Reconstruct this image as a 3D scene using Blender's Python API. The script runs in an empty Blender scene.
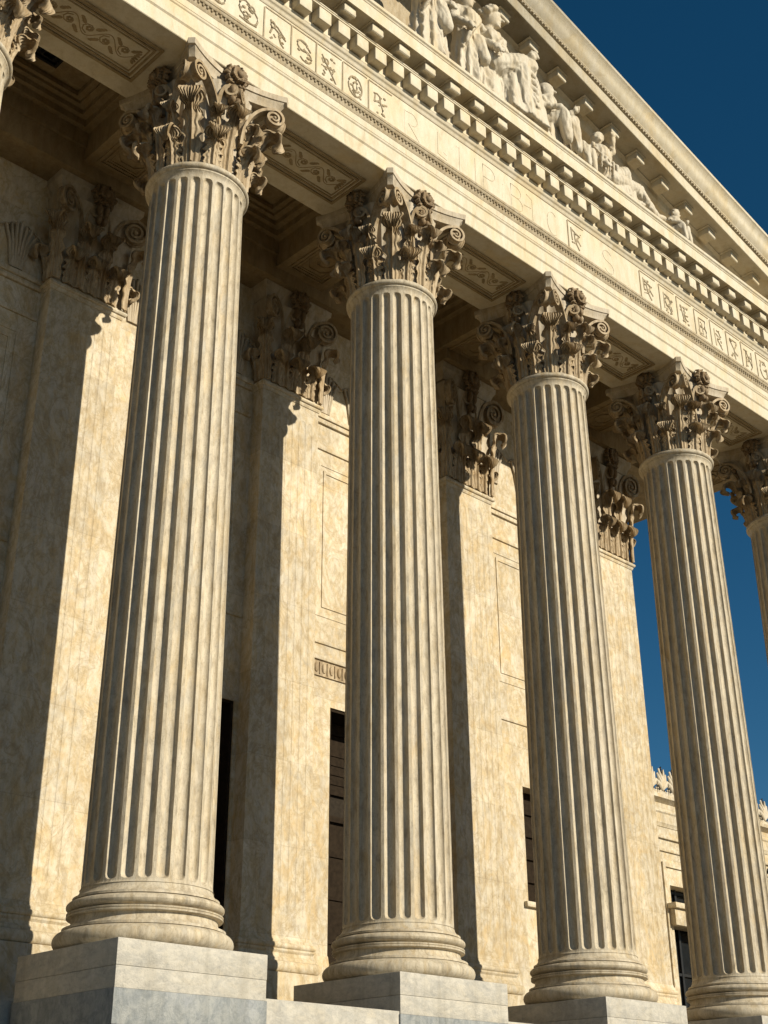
import bpy, bmesh, math, random
from math import sin, cos, pi, radians, sqrt, atan2
from mathutils import Vector, Matrix, noise
random.seed(7)
scene = bpy.context.scene
COL = scene.collection
S = 4.223                 # column spacing along the front
TOP = 13.0                # top of the capitals, underside of the architrave
FLOOR = -0.47             # portico floor
GROUND = -3.85

# ------------------------------------------------------------------ materials
def N(nt, typ, **kw):
    n = nt.nodes.new(typ)
    for k, v in kw.items():
        if k.startswith('i_'):
            n.inputs[k[2:].replace('_', ' ')].default_value = v
        else:
            setattr(n, k, v)
    return n

def ramp(nt, fac, stops):
    r = nt.nodes.new('ShaderNodeValToRGB')
    el = r.color_ramp.elements
    while len(el) < len(stops): el.new(0.5)
    for e, (p, c) in zip(el, stops):
        e.position = p; e.color = (*c, 1) if len(c) == 3 else c
    nt.links.new(fac, r.inputs[0])
    return r.outputs[0]

def mixc(nt, fac, a, b, mode='MIX'):
    m = nt.nodes.new('ShaderNodeMix'); m.data_type = 'RGBA'; m.blend_type = mode
    for sock, v in ((m.inputs[0], fac), (m.inputs[6], a), (m.inputs[7], b)):
        if hasattr(v, 'links'): nt.links.new(v, sock)
        elif isinstance(v, (int, float)): sock.default_value = v
        else: sock.default_value = (*v, 1)
    return m.outputs[2]

def math_(nt, op, a, b=None, c=None):
    m = nt.nodes.new('ShaderNodeMath'); m.operation = op
    for i, v in enumerate((a, b, c)):
        if v is None: continue
        if hasattr(v, 'links'): nt.links.new(v, m.inputs[i])
        else: m.inputs[i].default_value = v
    return m.outputs[0]

def marble(name, light, mid, dark, scale=1.0, streak=(1, 1, .35), joints=None, bump=.35, rough=.62, stain=.55, vein=.5, tilt=.5, gold=.45, pale=.3, blocks=.16, grey=0.0, stops=(.30, .44, .58)):
    light, mid, dark = [tuple(x*.80 for x in c) for c in (light, mid, dark)]
    m = bpy.data.materials.new(name); m.use_nodes = True
    nt = m.node_tree; L = nt.links
    b = nt.nodes['Principled BSDF']; b.inputs['Roughness'].default_value = rough
    b.inputs['Specular IOR Level'].default_value = .3
    geo = N(nt, 'ShaderNodeNewGeometry'); P = geo.outputs['Position']
    oi = N(nt, 'ShaderNodeObjectInfo')
    mp = N(nt, 'ShaderNodeMapping'); L.new(P, mp.inputs[0])
    mp.inputs['Rotation'].default_value = (0, tilt, .2); mp.inputs['Scale'].default_value = streak
    big = N(nt, 'ShaderNodeTexNoise', i_Scale=.9*scale, i_Detail=6, i_Roughness=.6, i_Distortion=.8); L.new(mp.outputs[0], big.inputs['Vector'])
    mott = N(nt, 'ShaderNodeTexNoise', i_Scale=5.5*scale, i_Detail=7, i_Roughness=.68, i_Distortion=.5); L.new(mp.outputs[0], mott.inputs['Vector'])
    fine = N(nt, 'ShaderNodeTexNoise', i_Scale=38, i_Detail=5, i_Roughness=.7); L.new(P, fine.inputs['Vector'])
    c1 = ramp(nt, mott.outputs[0], [(stops[0], dark), (stops[1], mid), (stops[2], light), (.8, tuple(min(.78, x*1.08) for x in light))])
    c2 = ramp(nt, big.outputs[0], [(.32, mid), (.55, light), (.75, mid)])
    c = mixc(nt, .24, c1, c2)
    g1 = N(nt, 'ShaderNodeTexNoise', i_Scale=1.5*scale, i_Detail=7, i_Roughness=.66, i_Distortion=1.2); L.new(mp.outputs[0], g1.inputs['Vector'])
    gf = ramp(nt, g1.outputs[0], [(.50, (0, 0, 0)), (.66, (1, 1, 1))])
    c = mixc(nt, math_(nt, 'MULTIPLY', gf, gold), c, (mid[0]*1.06, mid[1]*.90, mid[2]*.60))
    pf = ramp(nt, g1.outputs[0], [(.30, (1, 1, 1)), (.46, (0, 0, 0))])
    c = mixc(nt, math_(nt, 'MULTIPLY', pf, pale), c, tuple(min(.7, x*1.12) for x in light[:2]) + (min(.7, light[2]*1.2),))
    if grey:
        g2 = N(nt, 'ShaderNodeTexNoise', i_Scale=2.6*scale, i_Detail=8, i_Roughness=.7, i_Distortion=.9)
        off = N(nt, 'ShaderNodeVectorMath', operation='ADD'); L.new(mp.outputs[0], off.inputs[0]); off.inputs[1].default_value = (31, 17, 5); L.new(off.outputs[0], g2.inputs['Vector'])
        yf = ramp(nt, g2.outputs[0], [(.50, (0, 0, 0)), (.62, (1, 1, 1))])
        lum = (mid[0]+mid[1]+mid[2])/3
        c = mixc(nt, math_(nt, 'MULTIPLY', yf, grey), c, (lum*.80, lum*.79, lum*.74))
    # long veins
    vn = N(nt, 'ShaderNodeTexNoise', i_Scale=1.3*scale, i_Detail=8, i_Roughness=.62, i_Distortion=1.6); L.new(mp.outputs[0], vn.inputs['Vector'])
    v = math_(nt, 'ABSOLUTE', math_(nt, 'SUBTRACT', vn.outputs[0], .5))
    vf = ramp(nt, v, [(0, (1, 1, 1)), (.018, (.35, .35, .35)), (.05, (0, 0, 0))])
    c = mixc(nt, math_(nt, 'MULTIPLY', vf, vein), c, dark)
    # weather streaks running down
    mp2 = N(nt, 'ShaderNodeMapping'); L.new(P, mp2.inputs[0]); mp2.inputs['Scale'].default_value = (3.2, 3.2, .22)
    st = N(nt, 'ShaderNodeTexNoise', i_Scale=1.6, i_Detail=6, i_Roughness=.65); L.new(mp2.outputs[0], st.inputs['Vector'])
    sf = ramp(nt, st.outputs[0], [(.5, (0, 0, 0)), (.72, (1, 1, 1))])
    c = mixc(nt, math_(nt, 'MULTIPLY', sf, stain), c, (dark[0]*.9, dark[1]*.84, dark[2]*.72))
    # grey lichen flecks
    fl = ramp(nt, fine.outputs[0], [(.33, (1, 1, 1)), (.45, (0, 0, 0))])
    c = mixc(nt, math_(nt, 'MULTIPLY', fl, .35), c, (dark[0]*.75, dark[1]*.75, dark[2]*.75))
    hgt = math_(nt, 'ADD', math_(nt, 'MULTIPLY', fine.outputs[0], .5), math_(nt, 'MULTIPLY', mott.outputs[0], .8))
    if joints:
        sx = N(nt, 'ShaderNodeSeparateXYZ'); L.new(P, sx.inputs[0])
        zz = math_(nt, 'MODULO', math_(nt, 'ADD', sx.outputs[2], 40.13), joints)
        jf = math_(nt, 'LESS_THAN', zz, .011)
        bid = math_(nt, 'FLOOR', math_(nt, 'DIVIDE', math_(nt, 'ADD', sx.outputs[2], 40.13), joints))
        xid = math_(nt, 'FLOOR', math_(nt, 'ADD', math_(nt, 'DIVIDE', sx.outputs[0], 2.1), math_(nt, 'MULTIPLY', bid, .37)))
        wn = N(nt, 'ShaderNodeTexWhiteNoise', noise_dimensions='2D')
        cb = N(nt, 'ShaderNodeCombineXYZ'); L.new(bid, cb.inputs[0]); L.new(xid, cb.inputs[1]); L.new(cb.outputs[0], wn.inputs['Vector'])
        k = math_(nt, 'ADD', math_(nt, 'MULTIPLY', wn.outputs[0], blocks), 1-blocks*.6)
        hs = N(nt, 'ShaderNodeHueSaturation'); L.new(k, hs.inputs['Value']); L.new(c, hs.inputs['Color']); c = hs.outputs[0]
        c = mixc(nt, math_(nt, 'MULTIPLY', jf, .22), c, (dark[0]*.5, dark[1]*.46, dark[2]*.4))
        hgt = math_(nt, 'SUBTRACT', hgt, math_(nt, 'MULTIPLY', jf, .25))
    L.new(c, b.inputs['Base Color'])
    bp = N(nt, 'ShaderNodeBump', i_Strength=bump, i_Distance=.02); L.new(hgt, bp.inputs['Height']); L.new(bp.outputs[0], b.inputs['Normal'])
    return m

M = {}
M['column'] = marble('column_marble', (.68, .60, .46), (.55, .47, .34), (.27, .22, .15), streak=(1.5, 1.5, .42), tilt=.25, scale=1.7, gold=.45, grey=.32, stops=(.31, .44, .57), stain=.5, vein=.3, joints=None)
M['wall'] = marble('wall_marble', (.74, .665, .52), (.63, .52, .34), (.42, .32, .18), scale=1.15, streak=(1.3, 1.3, .8), tilt=.75, stain=.25, vein=.6, gold=.6, pale=.65, blocks=.2, grey=.3, stops=(.33, .46, .58), joints=1.37)
M['carved'] = marble('carved_marble', (.62, .54, .42), (.50, .42, .30), (.30, .24, .16), scale=1.4, stain=.45, vein=.1)
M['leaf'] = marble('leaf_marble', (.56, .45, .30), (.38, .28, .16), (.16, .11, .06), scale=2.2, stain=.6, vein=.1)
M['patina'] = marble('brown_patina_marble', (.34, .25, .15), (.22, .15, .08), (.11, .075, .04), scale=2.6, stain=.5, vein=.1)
M['entab'] = marble('entablature_marble', (.74, .67, .53), (.68, .60, .44), (.52, .43, .28), scale=1.0, stain=.22, vein=.15)
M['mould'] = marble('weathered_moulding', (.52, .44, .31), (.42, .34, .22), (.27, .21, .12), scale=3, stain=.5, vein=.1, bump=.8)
M['statue'] = marble('statue_marble', (.70, .64, .52), (.64, .56, .43), (.50, .42, .29), scale=1.2, stain=.25, vein=.1)
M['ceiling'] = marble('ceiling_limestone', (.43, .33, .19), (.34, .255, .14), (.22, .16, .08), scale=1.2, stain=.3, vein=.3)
M['pedestal'] = marble('pedestal_marble', (.62, .58, .50), (.52, .49, .43), (.34, .33, .30), scale=1.6, streak=(.7, .7, 1.2), stain=.45, vein=.35, bump=.6, gold=.2, grey=.5)
M['grey'] = marble('grey_base_stone', (.38, .39, .38), (.27, .29, .30), (.15, .17, .18), scale=2.2, streak=(.7, .7, .6), stain=.5, vein=.4, bump=.6, gold=.12, pale=.5)
M['bounce_sheet'] = marble('dim_bounce_stone', (.26, .21, .14), (.22, .18, .12), (.15, .12, .08), scale=.7, stain=.0, vein=.2)  # tone of the unseen sheet that dims light bounced off the floor
M['plaza'] = marble('plaza_stone', (.14, .118, .08), (.12, .10, .068), (.08, .065, .045), scale=.7, stain=.0, vein=.2)

def simple(name, col, rough=.5, metal=0):
    m = bpy.data.materials.new(name); m.use_nodes = True
    nt = m.node_tree; b = nt.nodes['Principled BSDF']
    b.inputs['Roughness'].default_value = rough; b.inputs['Metallic'].default_value = metal
    b.inputs['Specular IOR Level'].default_value = .5 if rough < .6 else .08
    n = N(nt, 'ShaderNodeTexNoise', i_Scale=14, i_Detail=5)
    g = N(nt, 'ShaderNodeNewGeometry'); nt.links.new(g.outputs['Position'], n.inputs['Vector'])
    c = ramp(nt, n.outputs[0], [(.3, tuple(x*.7 for x in col)), (.7, tuple(min(1, x*1.25) for x in col))])
    nt.links.new(c, b.inputs['Base Color'])
    return m
M['bronze'] = simple('door_bronze', (.024, .017, .011), .9, .0)
M['dark'] = simple('dark_interior', (.03, .024, .018), .9)
M['glass'] = simple('window_glass', (.012, .014, .016), .12)
M['iron'] = simple('black_iron', (.02, .02, .02), .5, .5)

# ------------------------------------------------------------------ mesh builder
class MB:
    def __init__(s): s.v = []; s.f = []
    def add(s, vs, fs):
        o = len(s.v); s.v += [tuple(v) for v in vs]; s.f += [tuple(i+o for i in f) for f in fs]
    def box(s, x0, x1, y0, y1, z0, z1, shear=0.0, xr=0.0):
        """axis box; shear adds z += shear*(x-xr)"""
        vs = [(x, y, z + shear*(x-xr)) for z in (z0, z1) for y in (y0, y1) for x in (x0, x1)]
        s.add(vs, [(0, 2, 3, 1), (4, 5, 7, 6), (0, 1, 5, 4), (2, 6, 7, 3), (0, 4, 6, 2), (1, 3, 7, 5)])
    def cham(s, x0, x1, y0, y1, z0, z1, b, shear=0.0, xr=0.0):
        """box with chamfered edges"""
        bm = bmesh.new(); bmesh.ops.create_cube(bm, size=1)
        for v in bm.verts:
            v.co = Vector(((x0+x1)/2 + v.co.x*(x1-x0), (y0+y1)/2 + v.co.y*(y1-y0), (z0+z1)/2 + v.co.z*(z1-z0)))
        bmesh.ops.bevel(bm, geom=bm.edges[:], offset=b, segments=2, profile=.5, affect='EDGES')
        bm.verts.index_update()
        s.add([(v.co.x, v.co.y, v.co.z + shear*(v.co.x-xr)) for v in bm.verts], [[v.index for v in f.verts] for f in bm.faces]); bm.free()
    def lathe(s, prof, n=64, cx=0, cy=0, cap=True, rf=None):
        vs = []
        for (r, z) in prof:
            for k in range(n):
                a = 2*pi*k/n; rr = rf(r, z, a) if rf else r
                vs.append((cx + rr*cos(a), cy + rr*sin(a), z))
        fs = []
        for i in range(len(prof)-1):
            for k in range(n):
                k2 = (k+1) % n
                fs.append((i*n+k, i*n+k2, (i+1)*n+k2, (i+1)*n+k))
        if cap:
            fs.append(tuple(range(n))[::-1]); fs.append(tuple((len(prof)-1)*n+k for k in range(n)))
        s.add(vs, fs)
    def sweep_x(s, prof, x0, x1, slope=0.0, xr=0.0, nx=1):
        """closed profile of (y,z) extruded along x, sheared by slope"""
        n = len(prof); vs = []
        for j in range(nx+1):
            x = x0 + (x1-x0)*j/nx
            vs += [(x, y, z + slope*(x-xr)) for y, z in prof]
        fs = []
        for j in range(nx):
            for k in range(n):
                k2 = (k+1) % n
                fs.append((j*n+k, (j+1)*n+k, (j+1)*n+k2, j*n+k2))
        fs.append(tuple(range(n))); fs.append(tuple(nx*n + k for k in range(n))[::-1])
        s.add(vs, fs)
    def tube(s, pts, radii, n=8, flat=1.0, ref=Vector((0, 0, 1)), cap=True):
        pts = [Vector(p) for p in pts]; vs = []; m = len(pts)
        if not hasattr(radii, '__len__'): radii = [radii]*m
        for i, p in enumerate(pts):
            t = (pts[min(i+1, m-1)] - pts[max(i-1, 0)]).normalized()
            a = t.cross(ref)
            if a.length < 1e-3: a = t.cross(Vector((1, 0, .01)))
            a.normalize(); b = a.cross(t).normalized()
            for k in range(n):
                an = 2*pi*k/n
                vs.append(p + a*cos(an)*radii[i]*flat + b*sin(an)*radii[i])
        fs = [(i*n+k, i*n+(k+1) % n, (i+1)*n+(k+1) % n, (i+1)*n+k) for i in range(m-1) for k in range(n)]
        if cap: fs += [tuple(range(n))[::-1], tuple((m-1)*n+k for k in range(n))]
        s.add(vs, fs)
    def ribbon(s, pts, normals, wdir, width, thick):
        """flat strap: pts path, normals in-plane, wdir across"""
        vs = []; m = len(pts); w = Vector(wdir).normalized()
        for i, (p, nn) in enumerate(zip(pts, normals)):
            W = width[i]/2 if hasattr(width, '__len__') else width/2
            T = thick[i]/2 if hasattr(thick, '__len__') else thick/2
            sec = [(-1, -1), (-1, 1), (-.70, 1.0), (-.58, .25), (.58, .25), (.70, 1.0), (1, 1), (1, -1)]
            for a, b in sec: vs.append(Vector(p) + w*a*W + Vector(nn)*b*T)
        n = 8
        fs = [(i*n+k, (i+1)*n+k, (i+1)*n+(k+1) % n, i*n+(k+1) % n) for i in range(m-1) for k in range(n)]
        fs += [tuple(range(n)), tuple((m-1)*n+k for k in range(n))[::-1]]
        s.add(vs, fs)
    def ball(s, c, r, sc=(1, 1, 1), nu=14, nv=9, rot=None):
        c = Vector(c); vs = []; fs = []
        for j in range(nv+1):
            th = pi*j/nv
            for k in range(nu):
                a = 2*pi*k/nu
                v = Vector((r*sc[0]*sin(th)*cos(a), r*sc[1]*sin(th)*sin(a), r*sc[2]*cos(th)))
                if rot: v = rot @ v
                vs.append(c+v)
        for j in range(nv):
            for k in range(nu):
                fs.append((j*nu+k, (j+1)*nu+k, (j+1)*nu+(k+1) % nu, j*nu+(k+1) % nu))
        s.add(vs, fs)
    def cap_(s, p0, p1, r0, r1, n=12):
        """capsule with rounded ends"""
        p0 = Vector(p0); p1 = Vector(p1); d = (p1-p0); L = d.length; d.normalize()
        pts = []; rad = []
        for i in range(4):
            a = -pi/2 + pi/2*i/4; pts.append(p0 + d*sin(a)*r0); rad.append(max(.004, cos(a)*r0))
        for i in range(7):
            t = i/6; pts.append(p0.lerp(p1, t)); rad.append(r0+(r1-r0)*t)
        for i in range(1, 5):
            a = pi/2*i/4; pts.append(p1 + d*sin(a)*r1); rad.append(max(.004, cos(a)*r1))
        s.tube(pts, rad, n)
    def mesh(s, name, mat=None, angle=32, fix=True):
        me = bpy.data.meshes.new(name)
        me.from_pydata(s.v, [], s.f)
        if fix:
            bm = bmesh.new(); bm.from_mesh(me)
            bmesh.ops.remove_doubles(bm, verts=bm.verts, dist=1e-5)
            bmesh.ops.recalc_face_normals(bm, faces=bm.faces)
            bm.to_mesh(me); bm.free()
        me.validate()
        for p in me.polygons: p.use_smooth = True
        me.set_sharp_from_angle(angle=radians(angle))
        if mat: me.materials.append(mat)
        return me

def obj(name, me, parent=None, loc=(0, 0, 0), rotz=0, scale=None):
    o = bpy.data.objects.new(name, me); COL.objects.link(o)
    o.location = loc; o.rotation_euler = (0, 0, rotz)
    if scale: o.scale = scale
    if parent: o.parent = parent
    return o
def thing(name, label, cat, loc=(0, 0, 0), group=None):
    o = bpy.data.objects.new(name, None); COL.objects.link(o); o.location = loc
    o.empty_display_size = .3
    o['label'] = label; o['category'] = cat; o['kind'] = 'thing'
    if group: o['group'] = group
    return o
def struct(name, me, loc=(0, 0, 0)):
    o = obj(name, me, None, loc); o['kind'] = 'structure'; return o
def copy_tree(o, parent=None):
    c = o.copy(); COL.objects.link(c)
    if parent: c.parent = parent
    for ch in list(o.children): copy_tree(ch, c)
    return c
def arc(cy, cz, ry, rz, a0, a1, n=8):
    return [(cy + ry*cos(radians(a0+(a1-a0)*i/n)), cz + rz*sin(radians(a0+(a1-a0)*i/n))) for i in range(n+1)]

# ------------------------------------------------------------------ ground, steps, floor
mb = MB(); mb.box(-900, 900, -900, 900, GROUND-1, GROUND); struct('plaza', mb.mesh('plaza', M['plaza']))
mb = MB()
nst = 12
for k in range(nst):
    zt = GROUND + (k+1)*(2.4/nst)
    mb.box(-12, 22.4, -1.35-(nst-k)*.36, -1.35-(nst-k-1)*.36, GROUND-.02, zt)
struct('steps', mb.mesh('steps', M['plaza']))
mb = MB()
mb.box(S-1.1, 22.35, -1.34, 3.1, GROUND-.02, -.95); mb.box(-12, S-1.1, 1.1, 3.1, GROUND-.02, -.952)
mb.cham(S-.5, 22.35, -1.0, 3.1, -.95, FLOOR, .008); mb.box(-12, S-.5, 1.1, 3.1, -.95, FLOOR)
struct('portico_floor', mb.mesh('portico_floor', M['pedestal']))

mb = MB(); mb.box(S-.4, 22.3, -.93, 3.09, FLOOR+.001, FLOOR+.005); mb.box(-12, S-.4, 1.15, 3.09, FLOOR+.001, FLOOR+.005); struct('portico_bounce_sheet', mb.mesh('portico_bounce_sheet', M['bounce_sheet']))  # unseen dark sheet added over the floor to cut bounced light

# ------------------------------------------------------------------ pedestal
PH = 1.022
pm = MB()
mb = MB(); mb.cham(-PH, PH, -PH, PH, -.2765, 0, .006); ped_a = mb.mesh('upper_course', M['pedestal'])
mb = MB(); mb.cham(-PH+.004, PH-.004, -PH+.004, PH-.004, -.5015, -.2785, .004); ped_b = mb.mesh('lower_course', M['pedestal'])
mb = MB(); mb.cham(-PH-.006, PH+.006, -PH-.006, PH+.006, -.86, -.5035, .004); mb.cham(-PH-.004, PH+.004, -PH-.004, PH+.004, -1.6, -.864, .006)
ped_c = mb.mesh('base_course', M['grey'])
def pedestal(x, label):
    t = thing('pedestal', label, 'pedestal', (x, 0, -1.6), 'stone pedestals under the columns')
    for me in (ped_a, ped_b, ped_c): obj(me.name, me, t, (0, 0, 1.6))

# ------------------------------------------------------------------ column parts (shared meshes)
def base_profile():
    p = [(.60, .0)]
    p += [(.90 + r, z) for r, z in arc(0, .135, .14, .135, -90, 90, 12)]
    p += [(.945, .272), (.945, .305)]
    for i in range(9):
        a = i/8
        p.append((.93 - .085*sin(a*pi*.5+.35)+.03*a*0, .308 + .13*a))
    p += [(.885, .442), (.905, .452), (.908, .470), (.895, .480), (.905, .488), (.908, .506), (.885, .516)]
    p += [(.80 + r, z) for r, z in arc(0, .60, .118, .08, -90, 90, 10)]
    p += [(.855, .683), (.855, .715)]
    for i in range(7):
        a = i/6; p.append((.775 + .062*(1-a)**2.2, .72 + .12*a))
    p += [(.70, .84)]
    return p
mb = MB(); mb.lathe(base_profile(), 96); mb.v = [(x, y, z*.84) for x, y, z in mb.v]; base_me = mb.mesh('base', M['column'], 28)

NF = 24; Z0, Z1 = .70, 10.98
def Rz(z):
    t = (z-Z0)/(Z1-Z0); return .768 - .066*(t**1.35)
def shaft_mesh():
    pitch = 2*pi/NF; half = pitch*.385
    ss = [-1, -.985, -.93, -.82, -.62, -.35, 0, .35, .62, .82, .93, .985, 1]
    angs = []
    for k in range(NF):
        c = k*pitch
        for sv in ss: angs.append((c + sv*half, sv))
        angs.append((c + pitch*.5, None))
    za, zb = .815, 10.80      # ends of the straight part of the flutes
    zs = [Z0, .715, .73]
    e = .074
    zs += [za - e*cos(pi/2*i/8) for i in range(9)]
    zs += [za + (zb-za)*i/26 for i in range(1, 26)]
    zs += [zb + e*sin(pi/2*i/8) for i in range(9)]
    zs += [10.90, 10.93, 10.96, Z1]
    vs = []
    for z in zs:
        R = Rz(z)
        if z < .73: R += .03*((.73-z)/.03)**2*.5
        if z > 10.9: R += .035*((z-10.9)/.08)**2
        w = R*half
        for a, sv in angs:
            d = 0
            if sv is not None:
                t = 0
                if z < za: t = (za-z)/e
                if z > zb: t = (z-zb)/e
                q = 1 - sv*sv - t*t
                if q > 0: d = .068*(R/.768)*sqrt(q)
            vs.append(((R-d)*cos(a), (R-d)*sin(a), z))
    n = len(angs)
    fs = [(i*n+k, i*n+(k+1) % n, (i+1)*n+(k+1) % n, (i+1)*n+k) for i in range(len(zs)-1) for k in range(n)]
    m = MB(); m.add(vs, fs)
    return m.mesh('shaft', M['column'], 30)
shaft_me = shaft_mesh()
mb = MB()
ap = [(.60, 10.975), (.738, 10.978), (.742, 11.0)] + [(.73 + r, z) for r, z in arc(0, 11.055, .055, .052, -80, 85, 8)] + [(.735, 11.112), (.735, 11.128), (.60, 11.13)]
mb.lathe(ap, 96); astragal_me = mb.mesh('astragal', M['column'], 30)

# --- capital pieces
ZB = 11.125
def bell_r(z):
    t = max(0, min(1, (z-ZB)/1.6)); return .665 + .03*t + .13*t**3
mb = MB()
zz = [ZB + 1.62*i/24 for i in range(25)]
mb.lathe([(bell_r(z), z) for z in zz], 192, rf=lambda r, z, a: r - .028*abs(cos(14*a))**.6)
bell_me = mb.mesh('capital', M['carved'], 40)

def leaf_mesh(name, H, w0, curl, lean, turn=205, z0=ZB, r_off=.035, fan=1.0, bell=True):
    """acanthus leaf, base on the bell at z0, out along +X, height H, then curling over"""
    nt_, nu = 58, 33
    spine = []
    s1 = .70
    def base(s):
        z = z0 + H*s/s1
        br = bell_r(z) if bell else .665
        return Vector((br + .02 + r_off + lean*(s/s1)**2.2, 0, z))
    for i in range(nt_+1):
        s = i/nt_
        if s <= s1: p = base(s)
        else:
            q = (s-s1)/(1-s1); ph = radians(turn)*q
            rr = curl*(1-.25*q)
            p0 = base(s1)
            tdir = (base(s1)-base(s1-.03)).normalized(); odir = Vector((tdir.z, 0, -tdir.x))
            p = p0 + odir*(rr*(1-cos(ph))) + tdir*(rr*sin(ph))
        spine.append(p)
    front = []; back = []
    for i, p in enumerate(spine):
        s = i/nt_
        t = (spine[min(i+1, nt_)] - spine[max(i-1, 0)]).normalized()
        nrm = Vector((t.z, 0, -t.x))
        w = w0*(.62 + .38*sin(pi*min(1, s/.85)*.62+.35))
        if s > .66: w *= 1 + fan*.30*sin(pi*min(1, (s-.66)/.34))
        if s > .88: w *= 1 - .42*((s-.88)/.12)**1.5
        lob = abs(cos(pi*(s*6.2)))
        w *= (1 - .36*lob**2.2*min(1, s*3))*(1 - .07*abs(cos(pi*s*24)))
        for j in range(nu):
            u = -1 + 2*j/(nu-1)
            y = u*w
            ridge = .5+.5*cos(2*pi*u*(2.0 if s < .6 else 4.0))
            off = (.014 if s < .6 else .026)*ridge + .026*math.exp(-(u/.13)**2) - .24*w*u*u*(1 if s < .72 else .6)
            edge_ruffle = .016*sin(2*pi*(s*6.2)+.6)*abs(u)**2*min(1, s*1.6)
            # side lobes droop lengthwise so the leaf reads as cut
            slide = -.045*abs(u)**1.5*(1 - .6*lob)
            front.append(p + nrm*(off+edge_ruffle) + Vector((0, y, 0)) + t*slide)
            th = .040 - .020*abs(u)
            back.append(p + nrm*(off+edge_ruffle-th) + Vector((0, y*.97, 0)) + t*slide)
    n = nu; fs = []
    tot = len(front)
    for i in range(nt_):
        for j in range(nu-1):
            a = i*n+j; fs.append((a, a+1, a+n+1, a+n)); fs.append((tot+a, tot+a+n, tot+a+n+1, tot+a+1))
        for j in (0, nu-1):
            a = i*n+j; fs.append((a, a+n, tot+a+n, tot+a))
    for i in (0, nt_):
        for j in range(nu-1):
            a = i*n+j; fs.append((a, a+1, tot+a+1, tot+a))
    m = MB(); m.add(front+back, fs)
    return m.mesh(name, M['leaf'], 42)
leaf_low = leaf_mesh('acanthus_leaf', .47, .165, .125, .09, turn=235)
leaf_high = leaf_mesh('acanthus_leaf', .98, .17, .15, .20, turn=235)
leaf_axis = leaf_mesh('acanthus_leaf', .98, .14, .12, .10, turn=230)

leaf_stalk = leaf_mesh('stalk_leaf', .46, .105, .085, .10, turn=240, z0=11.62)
def spiral_path(L, zc, R, start_z, turns, h0=0.0):
    """2-D path (h,z): stalk from (h0,start_z) up and over, then spiral round (L,zc)"""
    pts = []
    P0 = (h0, start_z); P1 = (h0+.02, start_z + (zc+R-start_z)*.75); P2 = (L-R*1.3, zc+R*1.02); P3 = (L, zc+R)
    for i in range(16):
        t = i/16
        b = [(1-t)**3, 3*t*(1-t)**2, 3*t*t*(1-t), t**3]
        pts.append((sum(bb*p[0] for bb, p in zip(b, (P0, P1, P2, P3))), sum(bb*p[1] for bb, p in zip(b, (P0, P1, P2, P3)))))
    n = int(26*turns)
    for i in range(n+1):
        t = i/n; a = pi/2 - 2*pi*turns*t
        r = R*(1-t)**.85 + .018
        pts.append((L + r*cos(a), zc + r*sin(a)))
    return pts

def scroll_mesh(name, A, C, zc, R, start_z, turns, width):
    """A,C horizontal points (start, spiral centre)"""
    A = Vector((*A, 0)); C = Vector((*C, 0)); h = (C-A); L = h.length; h.normalize()
    wd = Vector((-h.y, h.x, 0))
    p2 = spiral_path(L, zc, R, start_z, turns)
    pts = [A + h*a + Vector((0, 0, z)) for a, z in p2]; nr = []; W = []; T = []
    for i in range(len(p2)):
        a = p2[max(i-1, 0)]; b = p2[min(i+1, len(p2)-1)]
        t = Vector((b[0]-a[0], b[1]-a[1])).normalized()
        nr.append(h*(-t.y) + Vector((0, 0, t.x)))
        k = i/len(p2); W.append(width*(1-.15*k)); T.append(.05*(1-.45*k) if i > 16 else .05)
    m = MB(); m.ribbon(pts, nr, wd, W, T)
    # web behind the spiral, eye
    c = A + h*L + Vector((0, 0, zc))
    ring = [c + (h*cos(a) + Vector((0, 0, 1))*sin(a))*R*.80 for a in [2*pi*i/24 for i in range(24)]]
    vs = [v + wd*width*.16 for v in ring] + [v - wd*width*.16 for v in ring]
    m.add(vs, [tuple(range(24)), tuple(range(24, 48))[::-1]] + [(i, (i+1) % 24, 24+(i+1) % 24, 24+i) for i in range(24)])
    m.ball(c + wd*width*.38, R*.2); m.ball(c - wd*width*.38, R*.2)
    return m.mesh(name, M['leaf'], 40)
def pol(r, deg): return (r*cos(radians(deg)), r*sin(radians(deg)))
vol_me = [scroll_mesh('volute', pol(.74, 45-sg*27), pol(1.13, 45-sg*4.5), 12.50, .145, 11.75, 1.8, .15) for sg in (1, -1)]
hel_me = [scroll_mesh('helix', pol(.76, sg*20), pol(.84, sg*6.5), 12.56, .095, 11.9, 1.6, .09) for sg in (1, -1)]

def abacus_mesh(half, mid, cut, z0, z1, name='abacus', front_only=False, n=14):
    def outline(k):
        pts = []
        for q in range(4):
            a = q*pi/2
            for i in range(n+1):
                t = -1 + 2*i/n
                x = mid + (half-mid)*abs(t)**1.9; y = t*(half-cut)
                x *= k; y *= k
                pts.append((x*cos(a)-y*sin(a), x*sin(a)+y*cos(a)))
        return pts
    lev = [(z0, .90), (z0+.03, .905), (z0+(z1-z0)*.38, .925), (z0+(z1-z0)*.52, .955), (z0+(z1-z0)*.58, .96), (z0+(z1-z0)*.60, .99), (z1-.012, 1.0), (z1-.001, .995)]
    vs = []
    for z, k in lev: vs += [(x, y, z) for x, y in outline(k)]
    m_ = 4*(n+1)
    fs = [(i*m_+k, i*m_+(k+1) % m_, (i+1)*m_+(k+1) % m_, (i+1)*m_+k) for i in range(len(lev)-1) for k in range(m_)]
    fs += [tuple(range(m_))[::-1], tuple((len(lev)-1)*m_+k for k in range(m_))]
    m = MB(); m.add(vs, fs); return m.mesh(name, M['carved'], 35)
abacus_me = abacus_mesh(.985, .76, .075, 12.735, 12.998)

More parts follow.
